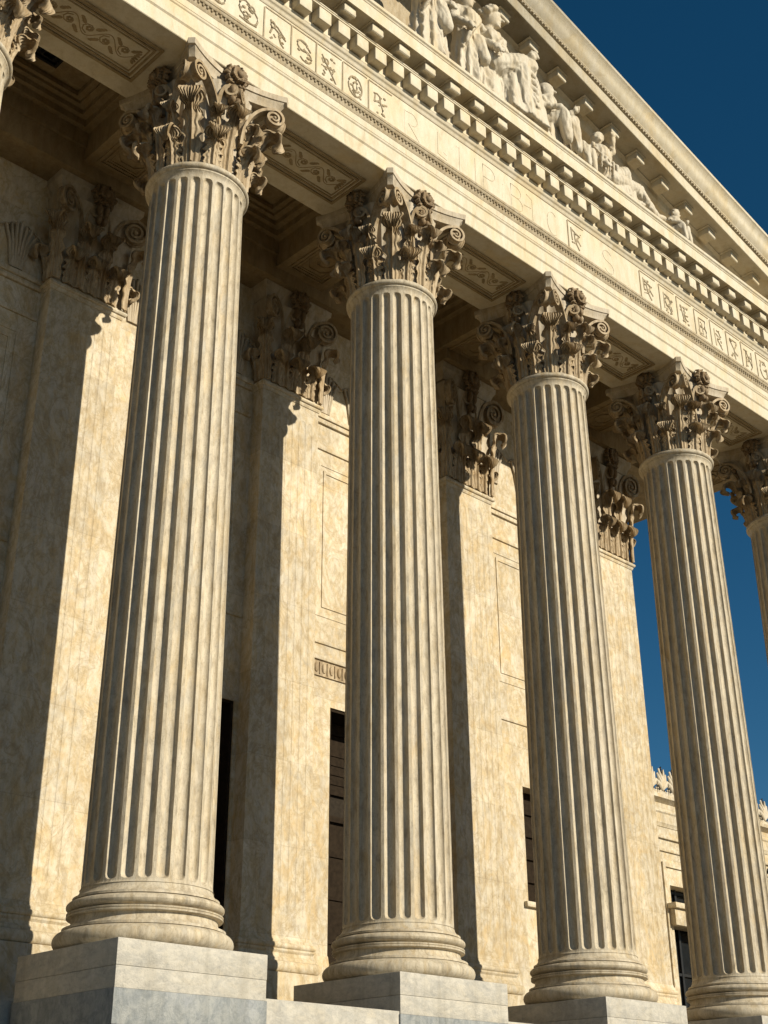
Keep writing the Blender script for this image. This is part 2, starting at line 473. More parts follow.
def fleuron_mesh():
    m = MB(); rnd = random.Random(3)
    c = Vector((.80, 0, 12.86))
    for ring, (n, rad, sz, out) in enumerate(((8, .135, .082, .02), (6, .085, .07, .09))):
        for k in range(n):
            a = 2*pi*k/n + .3*ring
            d = Vector((0, cos(a), sin(a)*1.05)); s_ = Vector((0, -sin(a), cos(a)))
            o_ = c + Vector((out, 0, 0)); L_ = rad*1.75
            for e in (-1, 0, 1):
                dd = (d + s_*.34*e).normalized()
                m.tube([o_ + Vector((-.04, 0, 0)), o_ + dd*L_*.5 + Vector((.045, 0, 0)), o_ + dd*L_*(.92 - .14*abs(e)) + Vector((.06, 0, 0)), o_ + dd*L_*(1.02-.16*abs(e)) + Vector((.0, 0, 0))], [sz*.45, sz*.50, sz*.42, sz*.2], 7)
    m.ball(c + Vector((.15, 0, 0)), .065)
    m.tube([(.74, 0, 12.2), (.785, 0, 12.45), (.80, 0, 12.72), (.80, 0, 12.8)], [.045, .04, .035, .05], 8)
    for k in (-1, 1):
        m.ball((.85, .065*k, 12.58), .08, (1, .7, 1.25)); m.ball((.84, .05*k, 12.72), .065, (1, .9, .7)); m.ball((.84, .05*k, 12.40), .07, (1.1, .8, 1.0))
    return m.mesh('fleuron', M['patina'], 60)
fleuron_me = fleuron_mesh()

def column(x, label):
    t = thing('fluted_column', label, 'column', (x, 0, 0), 'fluted corinthian columns of the portico')
    obj('base', base_me, t); obj('shaft', shaft_me, t, rotz=radians(-7.5)); obj('astragal', astragal_me, t)
    c = obj('capital', bell_me, t)
    rnd = random.Random(int(x*10)+5)
    def jit(me, deg, amp=3.0):
        k = rnd.uniform(.975, 1.03)
        obj(me.name.split('.')[0], me, c, (0, 0, rnd.uniform(-.02, .02)), radians(deg + rnd.uniform(-amp, amp)), (k, k*rnd.uniform(.92, 1.1), 1))
    for k in range(8):
        jit(leaf_low, 22.5+45*k); jit(leaf_axis if k % 2 == 0 else leaf_high, 45*k, 2); jit(leaf_stalk, 22.5+45*k, 5)
    for q in range(4):
        for me in vol_me: obj('volute', me, c, (0, 0, 0), pi/2*q)
        for me in hel_me: obj('helix', me, c, (0, 0, 0), pi/2*q)
        jit(fleuron_me, 90*q, 1.5)
    obj('abacus', abacus_me, c)
    return t
CL = {0: 'fluted marble column cut off at the far left edge with only its capital corner showing',
      1: 'nearest and largest fluted marble column, its whole base on the big pedestal at lower left',
      2: 'fluted column in the middle of the photo, between the nearest column and the third',
      3: 'third full fluted column from the left, in front of the last lit pilaster',
      4: 'fluted marble column with blue sky on both sides of its shaft',
      5: 'farthest corner column at the right edge, half cut off against blue sky'}
PL = {0: 'stone pedestal under the column cut off at the left edge',
      1: 'big two-tone pedestal with grey lower course under the nearest column',
      2: 'pale pedestal block under the middle column with shaded left side',
      3: 'low visible top of the pedestal under the third full column',
      4: 'pedestal under the column with sky on both sides, at the bottom edge',
      5: 'pedestal under the farthest corner column'}
DX = {0: .20, 1: .03, 3: -.05, 2: -.03}
for i in range(6):
    column(i*S + DX.get(i, 0), CL[i]); pedestal(i*S + (.03 if i == 1 else 0), PL[i])

# ------------------------------------------------------------------ pilasters
PY = 2.8; WY = 3.1; PW = 1.40
PN0, PN1, PC0, PC1 = .40, 10.47, 10.66, 12.74
def pil_shaft():
    # plan profile with shallow flutes on the front, extruded in z, flute ends rounded
    xs = []; nfl = 7; m0 = .13
    pitch = (PW-2*m0)/nfl
    xs.append((0, None))
    for k in range(nfl):
        c = m0 + (k+.5)*pitch
        for sv in (-1, -.95, -.8, -.45, 0, .45, .8, .95, 1): xs.append((c + sv*pitch*.36, sv))
    xs.append((PW, None))
    za, zb, e = 1.35, 10.1, pitch*.36
    zs = [1.0] + [za - e*cos(pi/2*i/5) for i in range(6)] + [za + (zb-za)*i/12 for i in range(1, 12)] + [zb + e*sin(pi/2*i/5) for i in range(6)] + [PN1]
    vs = []
    for z in zs:
        tp = .03*(z-1)/9.5
        row = []
        for x, sv in xs:
            d = 0
            if sv is not None:
                t = (za-z)/e if z < za else ((z-zb)/e if z > zb else 0)
                q = 1-sv*sv-t*t
                if q > 0: d = .028*sqrt(q)
            row.append((tp + x*(1-2*tp/PW), PY + d*.42, z))
        row = [(row[0][0], WY+.05, z)] + row + [(row[-1][0], WY+.05, z)]
        vs += row
    n = len(xs)+2
    fs = [(i*n+k, i*n+k+1, (i+1)*n+k+1, (i+1)*n+k) for i in range(len(zs)-1) for k in range(n-1)]
    m = MB(); m.add(vs, fs); return m.mesh('shaft', M['wall'], 30)
pil_shaft_me = pil_shaft()
def ring_moulding(m, w, prof, yb):
    """prof: list of (outset, z): rectangular ring moulding around three sides of a pilaster"""
    vs = []
    for o, z in prof:
        vs += [(-o, yb, z), (-o, PY-o, z), (w+o, PY-o, z), (w+o, yb, z)]
    fs = []
    for i in range(len(prof)-1):
        for k in range(3): fs.append((i*4+k, i*4+k+1, (i+1)*4+k+1, (i+1)*4+k))
    fs.append((0, 1, 2, 3)); l = (len(prof)-1)*4; fs.append((l+3, l+2, l+1, l))
    m.add(vs, fs)
pil_base_prof = [(.13, FLOOR), (.13, .43), (.12, .432)] + [(.07+.06*cos(a), .52+.085*sin(a)) for a in [radians(-85+17*i) for i in range(11)]] + [(.07, .61), (.07, .64), (.035, .68), (.03, .72), (.05, .755), (.05, .78)] + [(.035+.035*cos(a), .83+.045*sin(a)) for a in [radians(-80+20*i) for i in range(9)]] + [(.03, .88), (.03, .905), (.008, .94), (0, 1.0)]
mb = MB(); ring_moulding(mb, PW, pil_base_prof, WY+.05); pil_base_me = mb.mesh('base', M['wall'], 28)
mb = MB(); ring_moulding(mb, PW-.06, [(0, PN1), (.012, PN1), (.03, PN1+.04), (.03, PN1+.06)] + [(.03+.04*cos(a), PN1+.11+.045*sin(a)) for a in [radians(-85+17*i) for i in range(11)]] + [(.02, PN1+.16), (.02, PC0)], WY+.05)
pil_neck_me = mb.mesh('astragal', M['wall'], 28)
hs = (PC1-PC0)/1.875
def pz(z): return PC0 + (z-ZB)*hs
# bell block of a pilaster capital
mb = MB()
prof = [(0, PC0)] + [(.0+.03*t+.10*t**3, PC0 + 1.72*t*1.0) for t in [i/10 for i in range(1, 11)]]
ring_moulding(mb, PW-.12, [(o, z) for o, z in prof], WY+.05); pil_bell_me = mb.mesh('capital', M['carved'], 40)
mb = MB()
ring_moulding(mb, PW-.06, [(.06, pz(12.735)), (.08, pz(12.80)), (.12, pz(12.87)), (.13, pz(12.88)), (.15, pz(12.90)), (.16, PC1-.005), (.155, PC1-.002)], WY+.05)
pil_abacus_me = mb.mesh('abacus', M['carved'], 35)
pvol = []
for sg in (-1, 1):
    A = (-.30*0 + 0.0, 0)
    pvol.append(scroll_mesh('volute', (sg*.28, 0), (sg*.66, -.17), 12.46, .2, 11.75, 2.1, .15))
phel = [scroll_mesh('helix', (sg*.25, -.02), (sg*.08, -.09), 12.56, .095, 11.9, 1.6, .09) for sg in (-1, 1)]
leaf_flat_low = leaf_mesh('acanthus_leaf', .46, .145, .105, .09, turn=235, bell=False)
leaf_flat_high = leaf_mesh('acanthus_leaf', .93, .155, .125, .10, turn=230, bell=False)
STEP = -.35               # the end bay of the wall stands forward by this much
def pilaster(x0, label, fwd=False):
    t = thing('pilaster', label, 'pilaster', (x0, STEP if fwd else 0, 0), 'wall pilasters behind the columns')
    nk = 9.95 if fwd else PN1
    ks = (nk-1)/(PN1-1); c0 = nk + (PC0-PN1); kc = (PC1-c0)/(PC1-PC0)
    obj('shaft', pil_shaft_me, t, (0, 0, 1-ks), 0, (1, 1, ks)); obj('base', pil_base_me, t); obj('astragal', pil_neck_me, t, (.03, 0, nk-PN1))
    c = obj('capital', pil_bell_me, t, (.06, 0, PC1*(1-kc)), 0, (1, 1, kc))
    w = PW-.12; zoff = PC0 - ZB*hs
    sc = (1, 1, hs)
    for k in range(3):          # lower leaves; leaf's own +X turned to -Y
        obj('acanthus_leaf', leaf_flat_low, c, (w*(.18+.32*k), PY+.655, zoff), -pi/2, sc)
    for k in range(2):
        obj('acanthus_leaf', leaf_flat_high, c, (w*(.34+.32*k), PY+.655, zoff), -pi/2, sc)
    for k in (-1, 1):           # corner leaves on the diagonal
        a = -pi/2 + k*pi/4
        cx = 0 if k < 0 else w
        obj('acanthus_leaf', leaf_flat_high, c, (cx - .655*cos(a), PY - .655*sin(a), zoff), a, sc)
        obj('acanthus_leaf', leaf_flat_low, c, (cx - k*.655, PY+.17, zoff), 0 if k > 0 else pi, sc)
    for me in pvol + phel: obj(me.name.split('.')[0], me, c, (w/2, PY-.02, zoff), 0, sc)
    obj('fleuron', fleuron_me, c, (w/2, PY+.66, zoff), -pi/2, sc)
    obj('abacus', pil_abacus_me, c, (-.03, 0, 0))
    return t
PX = [3.46, 7.86, 12.30, 17.13]
PLAB = ['flat wall pilaster at the far left, half in column shadow, left of the nearest column',
        'wall pilaster between the nearest and the middle column, dark left half and sunlit right half',
        'wall pilaster just right of the middle column, split by a shadow down its face',
        'last wall pilaster at the end of the wall, sunlit with blue sky on its right']
for k, (x, l) in enumerate(zip(PX, PLAB)): pilaster(x, l, k >= 2)

# ------------------------------------------------------------------ wall of the hall behind the portico
XE = 18.78; XS = 12.28; XW = -9.0; WT = 12.74
wall = thing('portico_wall', 'tall cream marble wall behind the columns with dark door openings and raised panels', 'wall', (5, WY, FLOOR))
def wpart(name, m, mat, angle=32):
    return obj(name, m.mesh(name, mat, angle), wall, (-5, -WY, -FLOOR))
OPEN = [(0.85, 2.95, FLOOR, 4.75), (5.35, 7.80, FLOOR, 4.60), (9.89, 12.15, FLOOR, 4.95), (14.56, 16.6, 2.16, 4.32)]
mb = MB()
x = XW
for (a, b, z0, z1) in OPEN:
    wf = WY
    if a > XS:
        mb.box(x, XS, WY, WY+.7, FLOOR, WT); x = XS; wf = WY+STEP
    mb.box(x, a, wf, WY+.7, FLOOR, WT)
    mb.box(a, b, wf, WY+.7, z1, WT)
    if z0 > FLOOR: mb.box(a, b, wf, WY+.7, FLOOR, z0)
    x = b
mb.box(x, XE, WY+STEP, WY+.7, FLOOR, WT)
wpart('wall_face', mb, M['wall'])
mb = MB()
mb.box(XW, XE-.01, 9.3, 9.5, FLOOR, WT); mb.box(XE-.3, XE-.002, WY+.702, 9.3, GROUND, WT); mb.box(XW, XE-.3, WY+.702, 9.3, WT-.2, WT)
mb.box(XW, XW+.3, WY+.702, 9.3, FLOOR, WT-.2); mb.box(XW, XE-.3, WY+.702, 9.3, GROUND, FLOOR)
wpart('hall_body', mb, M['wall'])
# doors and window in the openings
for k, (a, b, z0, z1) in enumerate(OPEN):
    m = MB()
    yb = WY+.62 if k < 3 else WY+STEP+.3
    m.box(a, b, yb, yb+.1, z0, z1)
    d = wpart('door' if k < 3 else 'window', m, M['bronze'])
    m = MB()
    if k < 3:
        m.box(a, b, yb-.06, yb-.002, z1-.25, z1); m.box(a, b, yb-.07, yb-.002, 3.62, 3.74); m.box(a, b, yb-.07, yb-.002, 3.15, 3.25)
        m.box(a+.001, a+.05, WY+.03, yb-.002, z0, z1-.051); m.box(b-.05, b-.001, WY+.03, yb-.002, z0, z1-.051); m.box(a+.001, b-.001, WY+.03, yb-.002, z1-.05, z1-.001)  # near-black jamb and head linings stand in for shade inside the opening
        for j in range(4): m.box(a, b, yb-.02, yb-.002, 3.82+.17*j, 3.93+.17*j)
        m.box(a, a+.14, yb-.05, yb-.002, z0, 3.15); m.box((a+b)/2-.1, (a+b)/2+.1, yb-.05, yb-.002, z0, 3.15)
        for j in range(5): m.box(a+.18, b-.18, yb-.03, yb-.002, z0+.15+.72*j, z0+.62+.72*j)
        obj('door_frame_shade_lining', m.mesh('door_frame_shade_lining', M['bronze']), d)
        m = MB(); m.box(a, b, yb-.008, yb-.001, 3.26, 3.61)
        obj('transom_pane', m.mesh('transom_pane', M['dark']), d)
    else:
        for j in range(5): m.box(a, b, yb-.05, yb-.002, z0+.43*j, z0+.43*j+.06)
        m.box(a, a+.07, yb-.05, yb-.002, z0, z1); m.box((a+b)/2-.04, (a+b)/2+.04, yb-.05, yb-.002, z0, z1)
        obj('window_frame', m.mesh('window_frame', M['bronze']), d)
        m = MB(); m.cham(a-.12, b+.12, WY+STEP-.08, WY+STEP+.25, z0-.10, z0-.002, .01)
        obj('sill', m.mesh('sill', M['wall']), d)
# mouldings and panels on the bays
BAYS = [(-.4, PX[0]), (PX[0]+PW, PX[1]), (PX[1]+PW, PX[2]), (PX[2]+PW, PX[3])]
def picture_frame(m, x0, x1, z0, z1, y, w, d):
    m.box(x0, x1, y-d, y+.01, z0, z0+w); m.box(x0, x1, y-d, y+.01, z1-w, z1)
    m.box(x0, x0+w, y-d, y+.01, z0+w, z1-w); m.box(x1-w, x1, y-d, y+.01, z0+w, z1-w)
for (a, b) in BAYS:
    mould = MB(); bands = MB(); frames = MB()
    if 4 < a < 6: a += .62
    fw = a > XS; yy = WY + (STEP if fw else 0); dz = -.52 if fw else 0
    for (z0, z1, d) in ((10.50, 10.60, .05), (10.60, 10.70, .085), (9.94, 10.04, .035), (6.06, 6.14, .03)):
        mould = MB(); mould.cham(a, b, yy-d, yy+.02, z0+dz, z1+dz, .012); wpart('moulding', mould, M['wall'])
    picture_frame(frames, a+.22, b-.22, 6.58+dz*.5, 9.7+dz, yy, .09, .012)
    picture_frame(frames, a+.38, b-.38, 6.76+dz*.5, 9.52+dz, yy, .06, .018)
    wpart('panel_frame', frames, M['wall'])
    if a < 9 or a > 10: continue
    mould = MB()
    bands.box(a, b, WY-.03, WY+.01, 5.46, 5.74)
    n = int((b-a)/.17)
    for k in range(n):
        xx = a + (k+.5)*(b-a)/n
        bands.ball((xx, WY-.035, 5.60), .06, (.9, .5, 1.5), 8, 6)
        bands.box(xx+.065, xx+.085, WY-.05, WY-.03, 5.49, 5.71)
    mould.cham(a, b, WY-.07, WY+.02, 5.742, 5.83, .012)
    wpart('moulding', mould, M['wall']); wpart('carved_band', bands, M['leaf'])
mb = MB(); mb.sweep_x([(WY-.0, FLOOR), (WY-.10, FLOOR), (WY-.10, .40), (WY-.06, .55), (WY-.06, .62), (WY-.02, .80), (WY, .82)], 7.80, 9.89)
for a, b in ((-.4, .85), (2.95, 5.35), (12.15, XS)): mb.sweep_x([(WY, FLOOR), (WY-.10, FLOOR), (WY-.10, .40), (WY-.06, .55), (WY-.06, .62), (WY-.02, .80), (WY, .82)], a, b)
mb.sweep_x([(y+STEP, z) for y, z in [(WY, FLOOR), (WY-.10, FLOOR), (WY-.10, .40), (WY-.06, .55), (WY-.06, .62), (WY-.02, .80), (WY, .82)]], XS, XE)
wpart('plinth', mb, M['wall'])
# acanthus sprays in the wall frieze between the pilaster capitals
for (a, b) in BAYS:
    mb = MB(); dy = STEP if a > XS else 0
    for k in range(4):
        x = a + (b-a)*(k+.5)/4
        for j in range(-3, 4):
            mb.tube([(x+.03*j, WY+dy-.01, 10.75), (x+.055*j, WY+dy-.03, 11.2), (x+.095*j, WY+dy-.05, 11.65-.05*abs(j)), (x+.13*j, WY+dy-.09, 11.62-.08*abs(j))], [.035, .03, .03, .02], 6)
    wpart('leaf_frieze', mb, M['carved'])
# ------------------------------------------------------------------ entablature
AY = -.82; EX0, EX1 = -10.0, 22.35; CX0, CX1 = -10.6, 23.4
ent = thing('entablature', 'long horizontal marble entablature with carved frieze, dentils and modillions above the columns', 'entablature', (6, 0, TOP))
def epart(name, m, mat, angle=30, par=None):
    return obj(name, m.mesh(name, mat, angle), par or ent, (-6, 0, -TOP))
# architrave: three fasciae and crowning moulding
prof = [(.80, 13.0), (AY+.01, 13.0), (AY, 13.01), (AY, 13.27), (AY-.012, 13.285), (AY-.025, 13.30), (AY-.025, 13.31), (AY-.028, 13.54), (AY-.045, 13.56), (AY-.052, 13.59), (AY-.035, 13.60), (AY-.05, 13.605), (AY-.05, 13.70), (AY-.05, 13.745), (.80, 13.745)]
mb = MB(); mb.sweep_x(prof, EX0, EX1); epart('architrave', mb, M['entab'], 24)
pm_ = [(.2, 13.745), (AY-.055, 13.745), (AY-.06, 13.76), (AY-.075, 13.79)] + [(AY-.075-.055*t, 13.80+.10*t+.02*sin(t*6.28)) for t in [i/8 for i in range(9)]] + [(AY-.14, 13.905), (AY-.14, 13.955), (AY-.05, 13.985), (.2, 13.985)]
mb = MB(); mb.sweep_x(pm_, EX0-.05, EX1+.05)
n = int((EX1-EX0)/.085)
for k in range(n):          # small leaf enrichment on the moulding
    xx = EX0 + (k+.5)*(EX1-EX0)/n
    if xx < 3 or xx > 22: continue
    mb.ball((xx, AY-.085, 13.85), .05, (.55, .5, 1.0), 6, 5)
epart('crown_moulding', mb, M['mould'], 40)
mb = MB(); mb.box(EX0+.002, EX1-.002, AY, .3, 13.987, 14.855); fr = epart('frieze', mb, M['entab'])
# bed moulding
pm_ = [(.2, 14.86), (AY-.01, 14.86)] + [(AY-.02-.07*t, 14.87+.13*t+.015*sin(6.28*t)) for t in [i/8 for i in range(9)]] + [(AY-.095, 15.005), (AY-.095, 15.04), (.2, 15.04)]
mb = MB(); mb.sweep_x(pm_, EX0-.05, EX1+.05); epart('bed_moulding', mb, M['entab'], 40)
mb = MB(); mb.box(EX0-.1, EX1+.1, AY-.05, .2, 15.042, 15.34); epart('dentil_band', mb, M['entab'])
# dentils
mb = MB(); mb.cham(-.14, .14, -1.085, AY-.052, 15.06, 15.338, .022); den = mb.mesh('dentil', M['entab'])
PD = .435; k = 0; xx = EX1 + .02
while xx > -6 and k < 98:
    obj('dentil', den, ent, (xx-6, 0, -TOP)); xx -= PD; k += 1
mb = MB(); mb.sweep_x([(.2, 15.342), (-1.09, 15.342), (-1.09, 15.365), (-1.105, 15.375), (-1.105, 15.395), (.2, 15.395)], EX0-.2, EX1+.2); epart('fillet', mb, M['entab'])
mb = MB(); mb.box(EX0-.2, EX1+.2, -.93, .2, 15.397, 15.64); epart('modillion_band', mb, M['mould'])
# modillions: scrolled bracket under the corona
mb = MB()
mb.cham(-.135, .135, -1.255, -.932, 15.46, 15.61, .018); mb.cham(-.165, .165, -1.28, -.932, 15.612, 15.64, .006)
mb.tube([(-.132, -1.215, 15.475), (.132, -1.215, 15.475)], .04, 10); mb.tube([(-.132, -.985, 15.46), (.132, -.985, 15.46)], .055, 10)
mod = mb.mesh('modillion', M['entab'])
PM = .658; xx = EX1 + .35
while xx > -6:
    obj('modillion', mod, ent, (xx-6, 0, -TOP)); xx -= PM
# corona and its cyma
prof = [(.2, 15.642), (-1.30, 15.642), (-1.30, 15.60), (-1.32, 15.60), (-1.325, 15.86), (-1.335, 15.865), (-1.345, 15.89), (-1.37, 15.91), (-1.375, 15.935), (-1.375, 15.97), (-1.33, 15.985), (.2, 16.03)]
mb = MB(); mb.sweep_x(prof, CX0, CX1); epart('corona', mb, M['entab'], 26)

# carved panels and letters on the frieze
def strokes(m, cx, cz, w, h, lines, r, y=AY, flat=.6):
    for ln in lines:
        pts = [(cx + (u-.5)*w, y + r*.25, cz + (v-.5)*h) for u, v in ln]
        if len(pts) == 1: m.ball(pts[0], r*1.5, (1, .7, 1), 8, 6); continue
        m.tube(pts, [r]*len(pts), 6, 1.0)
def curve(cx, cy, rx, ry, a0, a1, n=9): return [(cx+rx*cos(radians(a0+(a1-a0)*i/n)), cy+ry*sin(radians(a0+(a1-a0)*i/n))) for i in range(n+1)]
GL = [
 [curve(.35, .6, .28, .3, 20, 330), curve(.65, .4, .3, .28, 200, 480), curve(.4, .35, .12, .12, 0, 360), curve(.65, .7, .14, .12, 0, 300), [(.1, .15), (.45, .1), (.9, .15)]],
 [[(.15, .85), (.2, .5), (.12, .3)], [(.15, .8), (.5, .7), (.85, .45)], [(.3, .62), (.6, .5), (.9, .38)], [(.3, .35), (.4, .25)], [(.55, .4), (.65, .15), (.8, .05)], curve(.25, .7, .1, .12, 0, 360)],
 [curve(.4, .68, .28, .2, 30, 290), curve(.55, .32, .3, .22, 130, -150), [(.3, .85), (.55, .8), (.8, .6)], [(.45, .6), (.7, .45)], [(.55, .2), (.7, .12)]],
 [[(.12, .9), (.3, .7), (.55, .4), (.85, .05)], [(.2, .45), (.45, .5), (.8, .55)], [(.75, .6), (.65, .35)], [(.12, .75), (.2, .6)], [(.2, .3), (.3, .2)], curve(.35, .72, .1, .1, 0, 360)],
 [curve(.5, .5, .36, .4, 0, 360, 16), curve(.55, .5, .18, .2, 60, 330), [(.55, .75), (.6, .45), (.5, .25)], [(.7, .6), (.8, .5)], [(.35, .3), (.55, .12)]],
 [[(.12, .8), (.3, .85), (.55, .75)], [(.2, .75), (.15, .45)], [(.45, .8), (.5, .5), (.62, .3), (.55, .1)], [(.5, .5), (.85, .6)], [(.2, .5), (.4, .55)], [(.6, .15), (.75, .08)]],
 [[(.1, .95), (.15, .4)], [(.1, .9), (.45, .8), (.8, .75)], [(.35, .75), (.4, .4), (.7, .1)], [(.7, .7), (.4, .45)], [(.3, .3), (.55, .45)], [(.6, .55), (.85, .35)]],
 [[(.2, .95), (.2, .2)], [(.2, .9), (.6, .85), (.8, .6)], curve(.5, .6, .22, .2, 0, 360), [(.35, .4), (.6, .35), (.8, .1)], [(.45, .25), (.3, .1)], [(.75, .45), (.85, .25)]],
 [[(.2, .8), (.35, .3), (.5, .15)], curve(.65, .6, .22, .3, 60, 290), [(.2, .85), (.8, .95)], [(.5, .5), (.75, .55)]],
 [[(.2, .9), (.2, .1)], [(.2, .9), (.75, .9)], [(.2, .5), (.7, .5)], [(.2, .1), (.8, .12)], [(.75, .9), (.7, .55), (.8, .4), (.75, .15)], [(.45, .7), (.5, .3)]],
 [[(.2, .9), (.25, .1)], curve(.45, .68, .25, .2, 100, -100), [(.4, .45), (.8, .05)], [(.3, .7), (.55, .6)], [(.6, .25), (.75, .25)]],
 [[(.15, .9), (.5, .5), (.55, .05)], [(.85, .9), (.5, .5)], [(.15, .95), (.8, .95)], [(.55, .4), (.8, .3)], [(.4, .3), (.55, .2)]],
 [[(.2, .1), (.25, .9), (.75, .2), (.8, .95)], [(.1, .9), (.4, .9)], [(.45, .4), (.6, .7)], [(.7, .15), (.6, .05)]],
 [curve(.5, .5, .35, .42, 40, 320), [(.5, .5), (.8, .5), (.8, .2)], [(.2, .9), (.7, .95)]],
]
def carved_panel(cx, g, w=.56, framed=True, last=False):
    m = MB(); cz = 14.42; h = .74
    if framed:
        y = AY
        for d, ww in ((.0, .016),):
            x0, x1, z0, z1 = cx-w/2, cx+w/2, cz-h/2, cz+h/2
            m.cham(x0-.03, x0, y-.016, y+.004, z0, z1, .007); m.cham(x0, x1, y-.012, y+.004, z1, z1+.03, .005); m.cham(x0, x1, y-.012, y+.004, z0-.03, z0, .005)
    strokes(m, cx, cz, w*.78, h*.74, GL[g], .022)
    for _ in range(7):
        m.ball((cx + random.uniform(-.3, .3)*w, AY, cz + random.uniform(-.32, .32)*h), random.uniform(.015, .032), (1.3, .8, 1), 7, 5)
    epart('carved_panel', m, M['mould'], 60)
for k, xc in enumerate([4.42, 5.04, 5.62, 6.17, 6.77, 7.38]): carved_panel(xc, k, .56, framed=(k > 0))
for k in range(8): carved_panel(3.8-.62*k, (k*5+2) % 14)
for k, xc in enumerate([15.3, 16.0, 16.65, 17.33, 17.95, 18.6, 19.22, 19.86, 20.5, 21.15]): carved_panel(xc, 6+k % 8, .56)
carved_panel(12.85, 6, .5)
mb = MB()
LETT = [(8.15, [[(.1, 0), (.1, 1)], [(.1, .95), (.5, 1)] + curve(.5, .75, .35, .25, 90, -90)[1:] + [(.3, .5), (.95, 0)]]),
        (8.95, [[(.2, 1), (.2, .1), (.75, .05)], [(.55, .3), (.75, .25)]]),
        (9.40, [[(.5, 1), (.5, 0)], [(.3, .95), (.55, .95)]]),
        (9.92, [[(.3, 1), (.3, 0)]]),
        (10.22, [[(.1, 0), (.1, 1), (.5, 1)] + curve(.5, .74, .4, .26, 90, -90)[1:] + [(.1, .48)]]),
        (10.62, [[(.5, .7)], [(.5, .35), (.4, .1)]]),
        (11.02, [[(.1, 0), (.1, 1), (.45, 1)] + curve(.45, .76, .35, .24, 90, -90)[1:] + [(.1, .52), (.5, .52)] + curve(.5, .26, .4, .26, 90, -90)[1:] + [(.1, 0)]]),
        (11.44, [[(.0, .45), (.5, .5)], [(.2, 1), (.6, .9), (.6, 0)]]),
        (12.08, [curve(.55, .5, .4, .5, 50, 310, 12)]),
        (13.27, [[(.5, .06)]]),
        (13.90, [curve(.45, .75, .35, .25, 30, 270, 8) + curve(.5, .25, .4, .25, 90, -150, 8)[1:]]),
        (14.56, [[(.5, .06)]])]
for xc, ls in LETT:
    mb = MB(); strokes(mb, xc, 14.43, .42, .56, ls, .0085); epart('carved_letter', mb, M['entab'], 60)

# ------------------------------------------------------------------ portico ceiling
ceil = thing('portico_ceiling', 'shaded coffered stone ceiling between the columns and the wall, with carved beams', 'ceiling', (6, 1.8, 13))
def cpart(name, m, mat, angle=32, par=None): return obj(name, m.mesh(name, mat, angle), ceil, (-6, -1.8, -13))
BW = .58
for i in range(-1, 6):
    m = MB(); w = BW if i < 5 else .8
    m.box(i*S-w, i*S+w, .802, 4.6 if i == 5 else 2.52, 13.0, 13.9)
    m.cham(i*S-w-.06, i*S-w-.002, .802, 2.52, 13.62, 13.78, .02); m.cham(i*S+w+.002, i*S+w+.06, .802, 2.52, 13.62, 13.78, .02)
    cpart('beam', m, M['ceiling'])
def soffit_panel(m, x0, x1, y0, y1, z, kind):
    for (o, w, d) in ((0, .045, .03), (.085, .03, .018), (.15, .02, .012)):
        a, b, c, e = x0+o, x1-o, y0+o, y1-o
        m.box(a, b, c, c+w, z-d, z-.001); m.box(a, b, e-w, e, z-d, z-.001)
        m.box(a, a+w, c+w, e-w, z-d, z-.001); m.box(b-w, b, c+w, e-w, z-d, z-.001)
    cx, cy = (x0+x1)/2, (y0+y1)/2
    if kind:
        L_ = (x1-x0)/2-.28; H_ = .13; nw = 5
        stem = [(cx - L_ + 2*L_*t/60, cy + H_*sin(nw*pi*t/60), z+.005) for t in range(61)]
        m.tube(stem, .011, 6)
        for k in range(nw):
            xx = cx - L_ + 2*L_*(k+.5)/nw; s_ = 1 if k % 2 == 0 else -1
            m.tube([(xx + (.11-.009*j)*cos(.8*j+1.57)*1.1, cy + s_*((.11-.009*j)*sin(.8*j+1.57) - .02), z+.005) for j in range(11)], [.013]*11, 6)
            for q in range(6):
                an = q*pi/3; m.ball((xx + .035*cos(an), cy - s_*.02 + .035*sin(an), z), .024, (1, 1, .6), 7, 5)
            for q in (-1, 1):
                for e in range(3): m.ball((xx + q*(.13+.03*e), cy - s_*(.10+.03*e), z+.002), .05-.008*e, (1.2, .7, .35), 7, 5, Matrix.Rotation(q*s_*(-.7+.3*e), 3, 'Z'))
        for q in (-1, 1):
            for e in range(5): m.ball((cx + q*(L_+.05), cy + (e-2)*.05, z+.002), .04, (1.4, .6, .4), 7, 5, Matrix.Rotation(q*(e-2)*.4, 3, 'Z'))
    else:
        R_ = .36
        for rr in (R_, R_*.55):
            pts = [(cx + rr*cos(a), cy + rr*1.1*sin(a), z-.01) for a in [pi/4*j+pi/8 for j in range(9)]]
            m.tube(pts, .016, 6)
for i in range(-1, 5):
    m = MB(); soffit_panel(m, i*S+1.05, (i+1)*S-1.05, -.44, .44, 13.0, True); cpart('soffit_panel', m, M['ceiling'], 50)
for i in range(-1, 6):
    m = MB(); soffit_panel(m, i*S-.42, i*S+.42, 1.1, 2.35, 13.0, False); cpart('soffit_panel', m, M['ceiling'], 50)
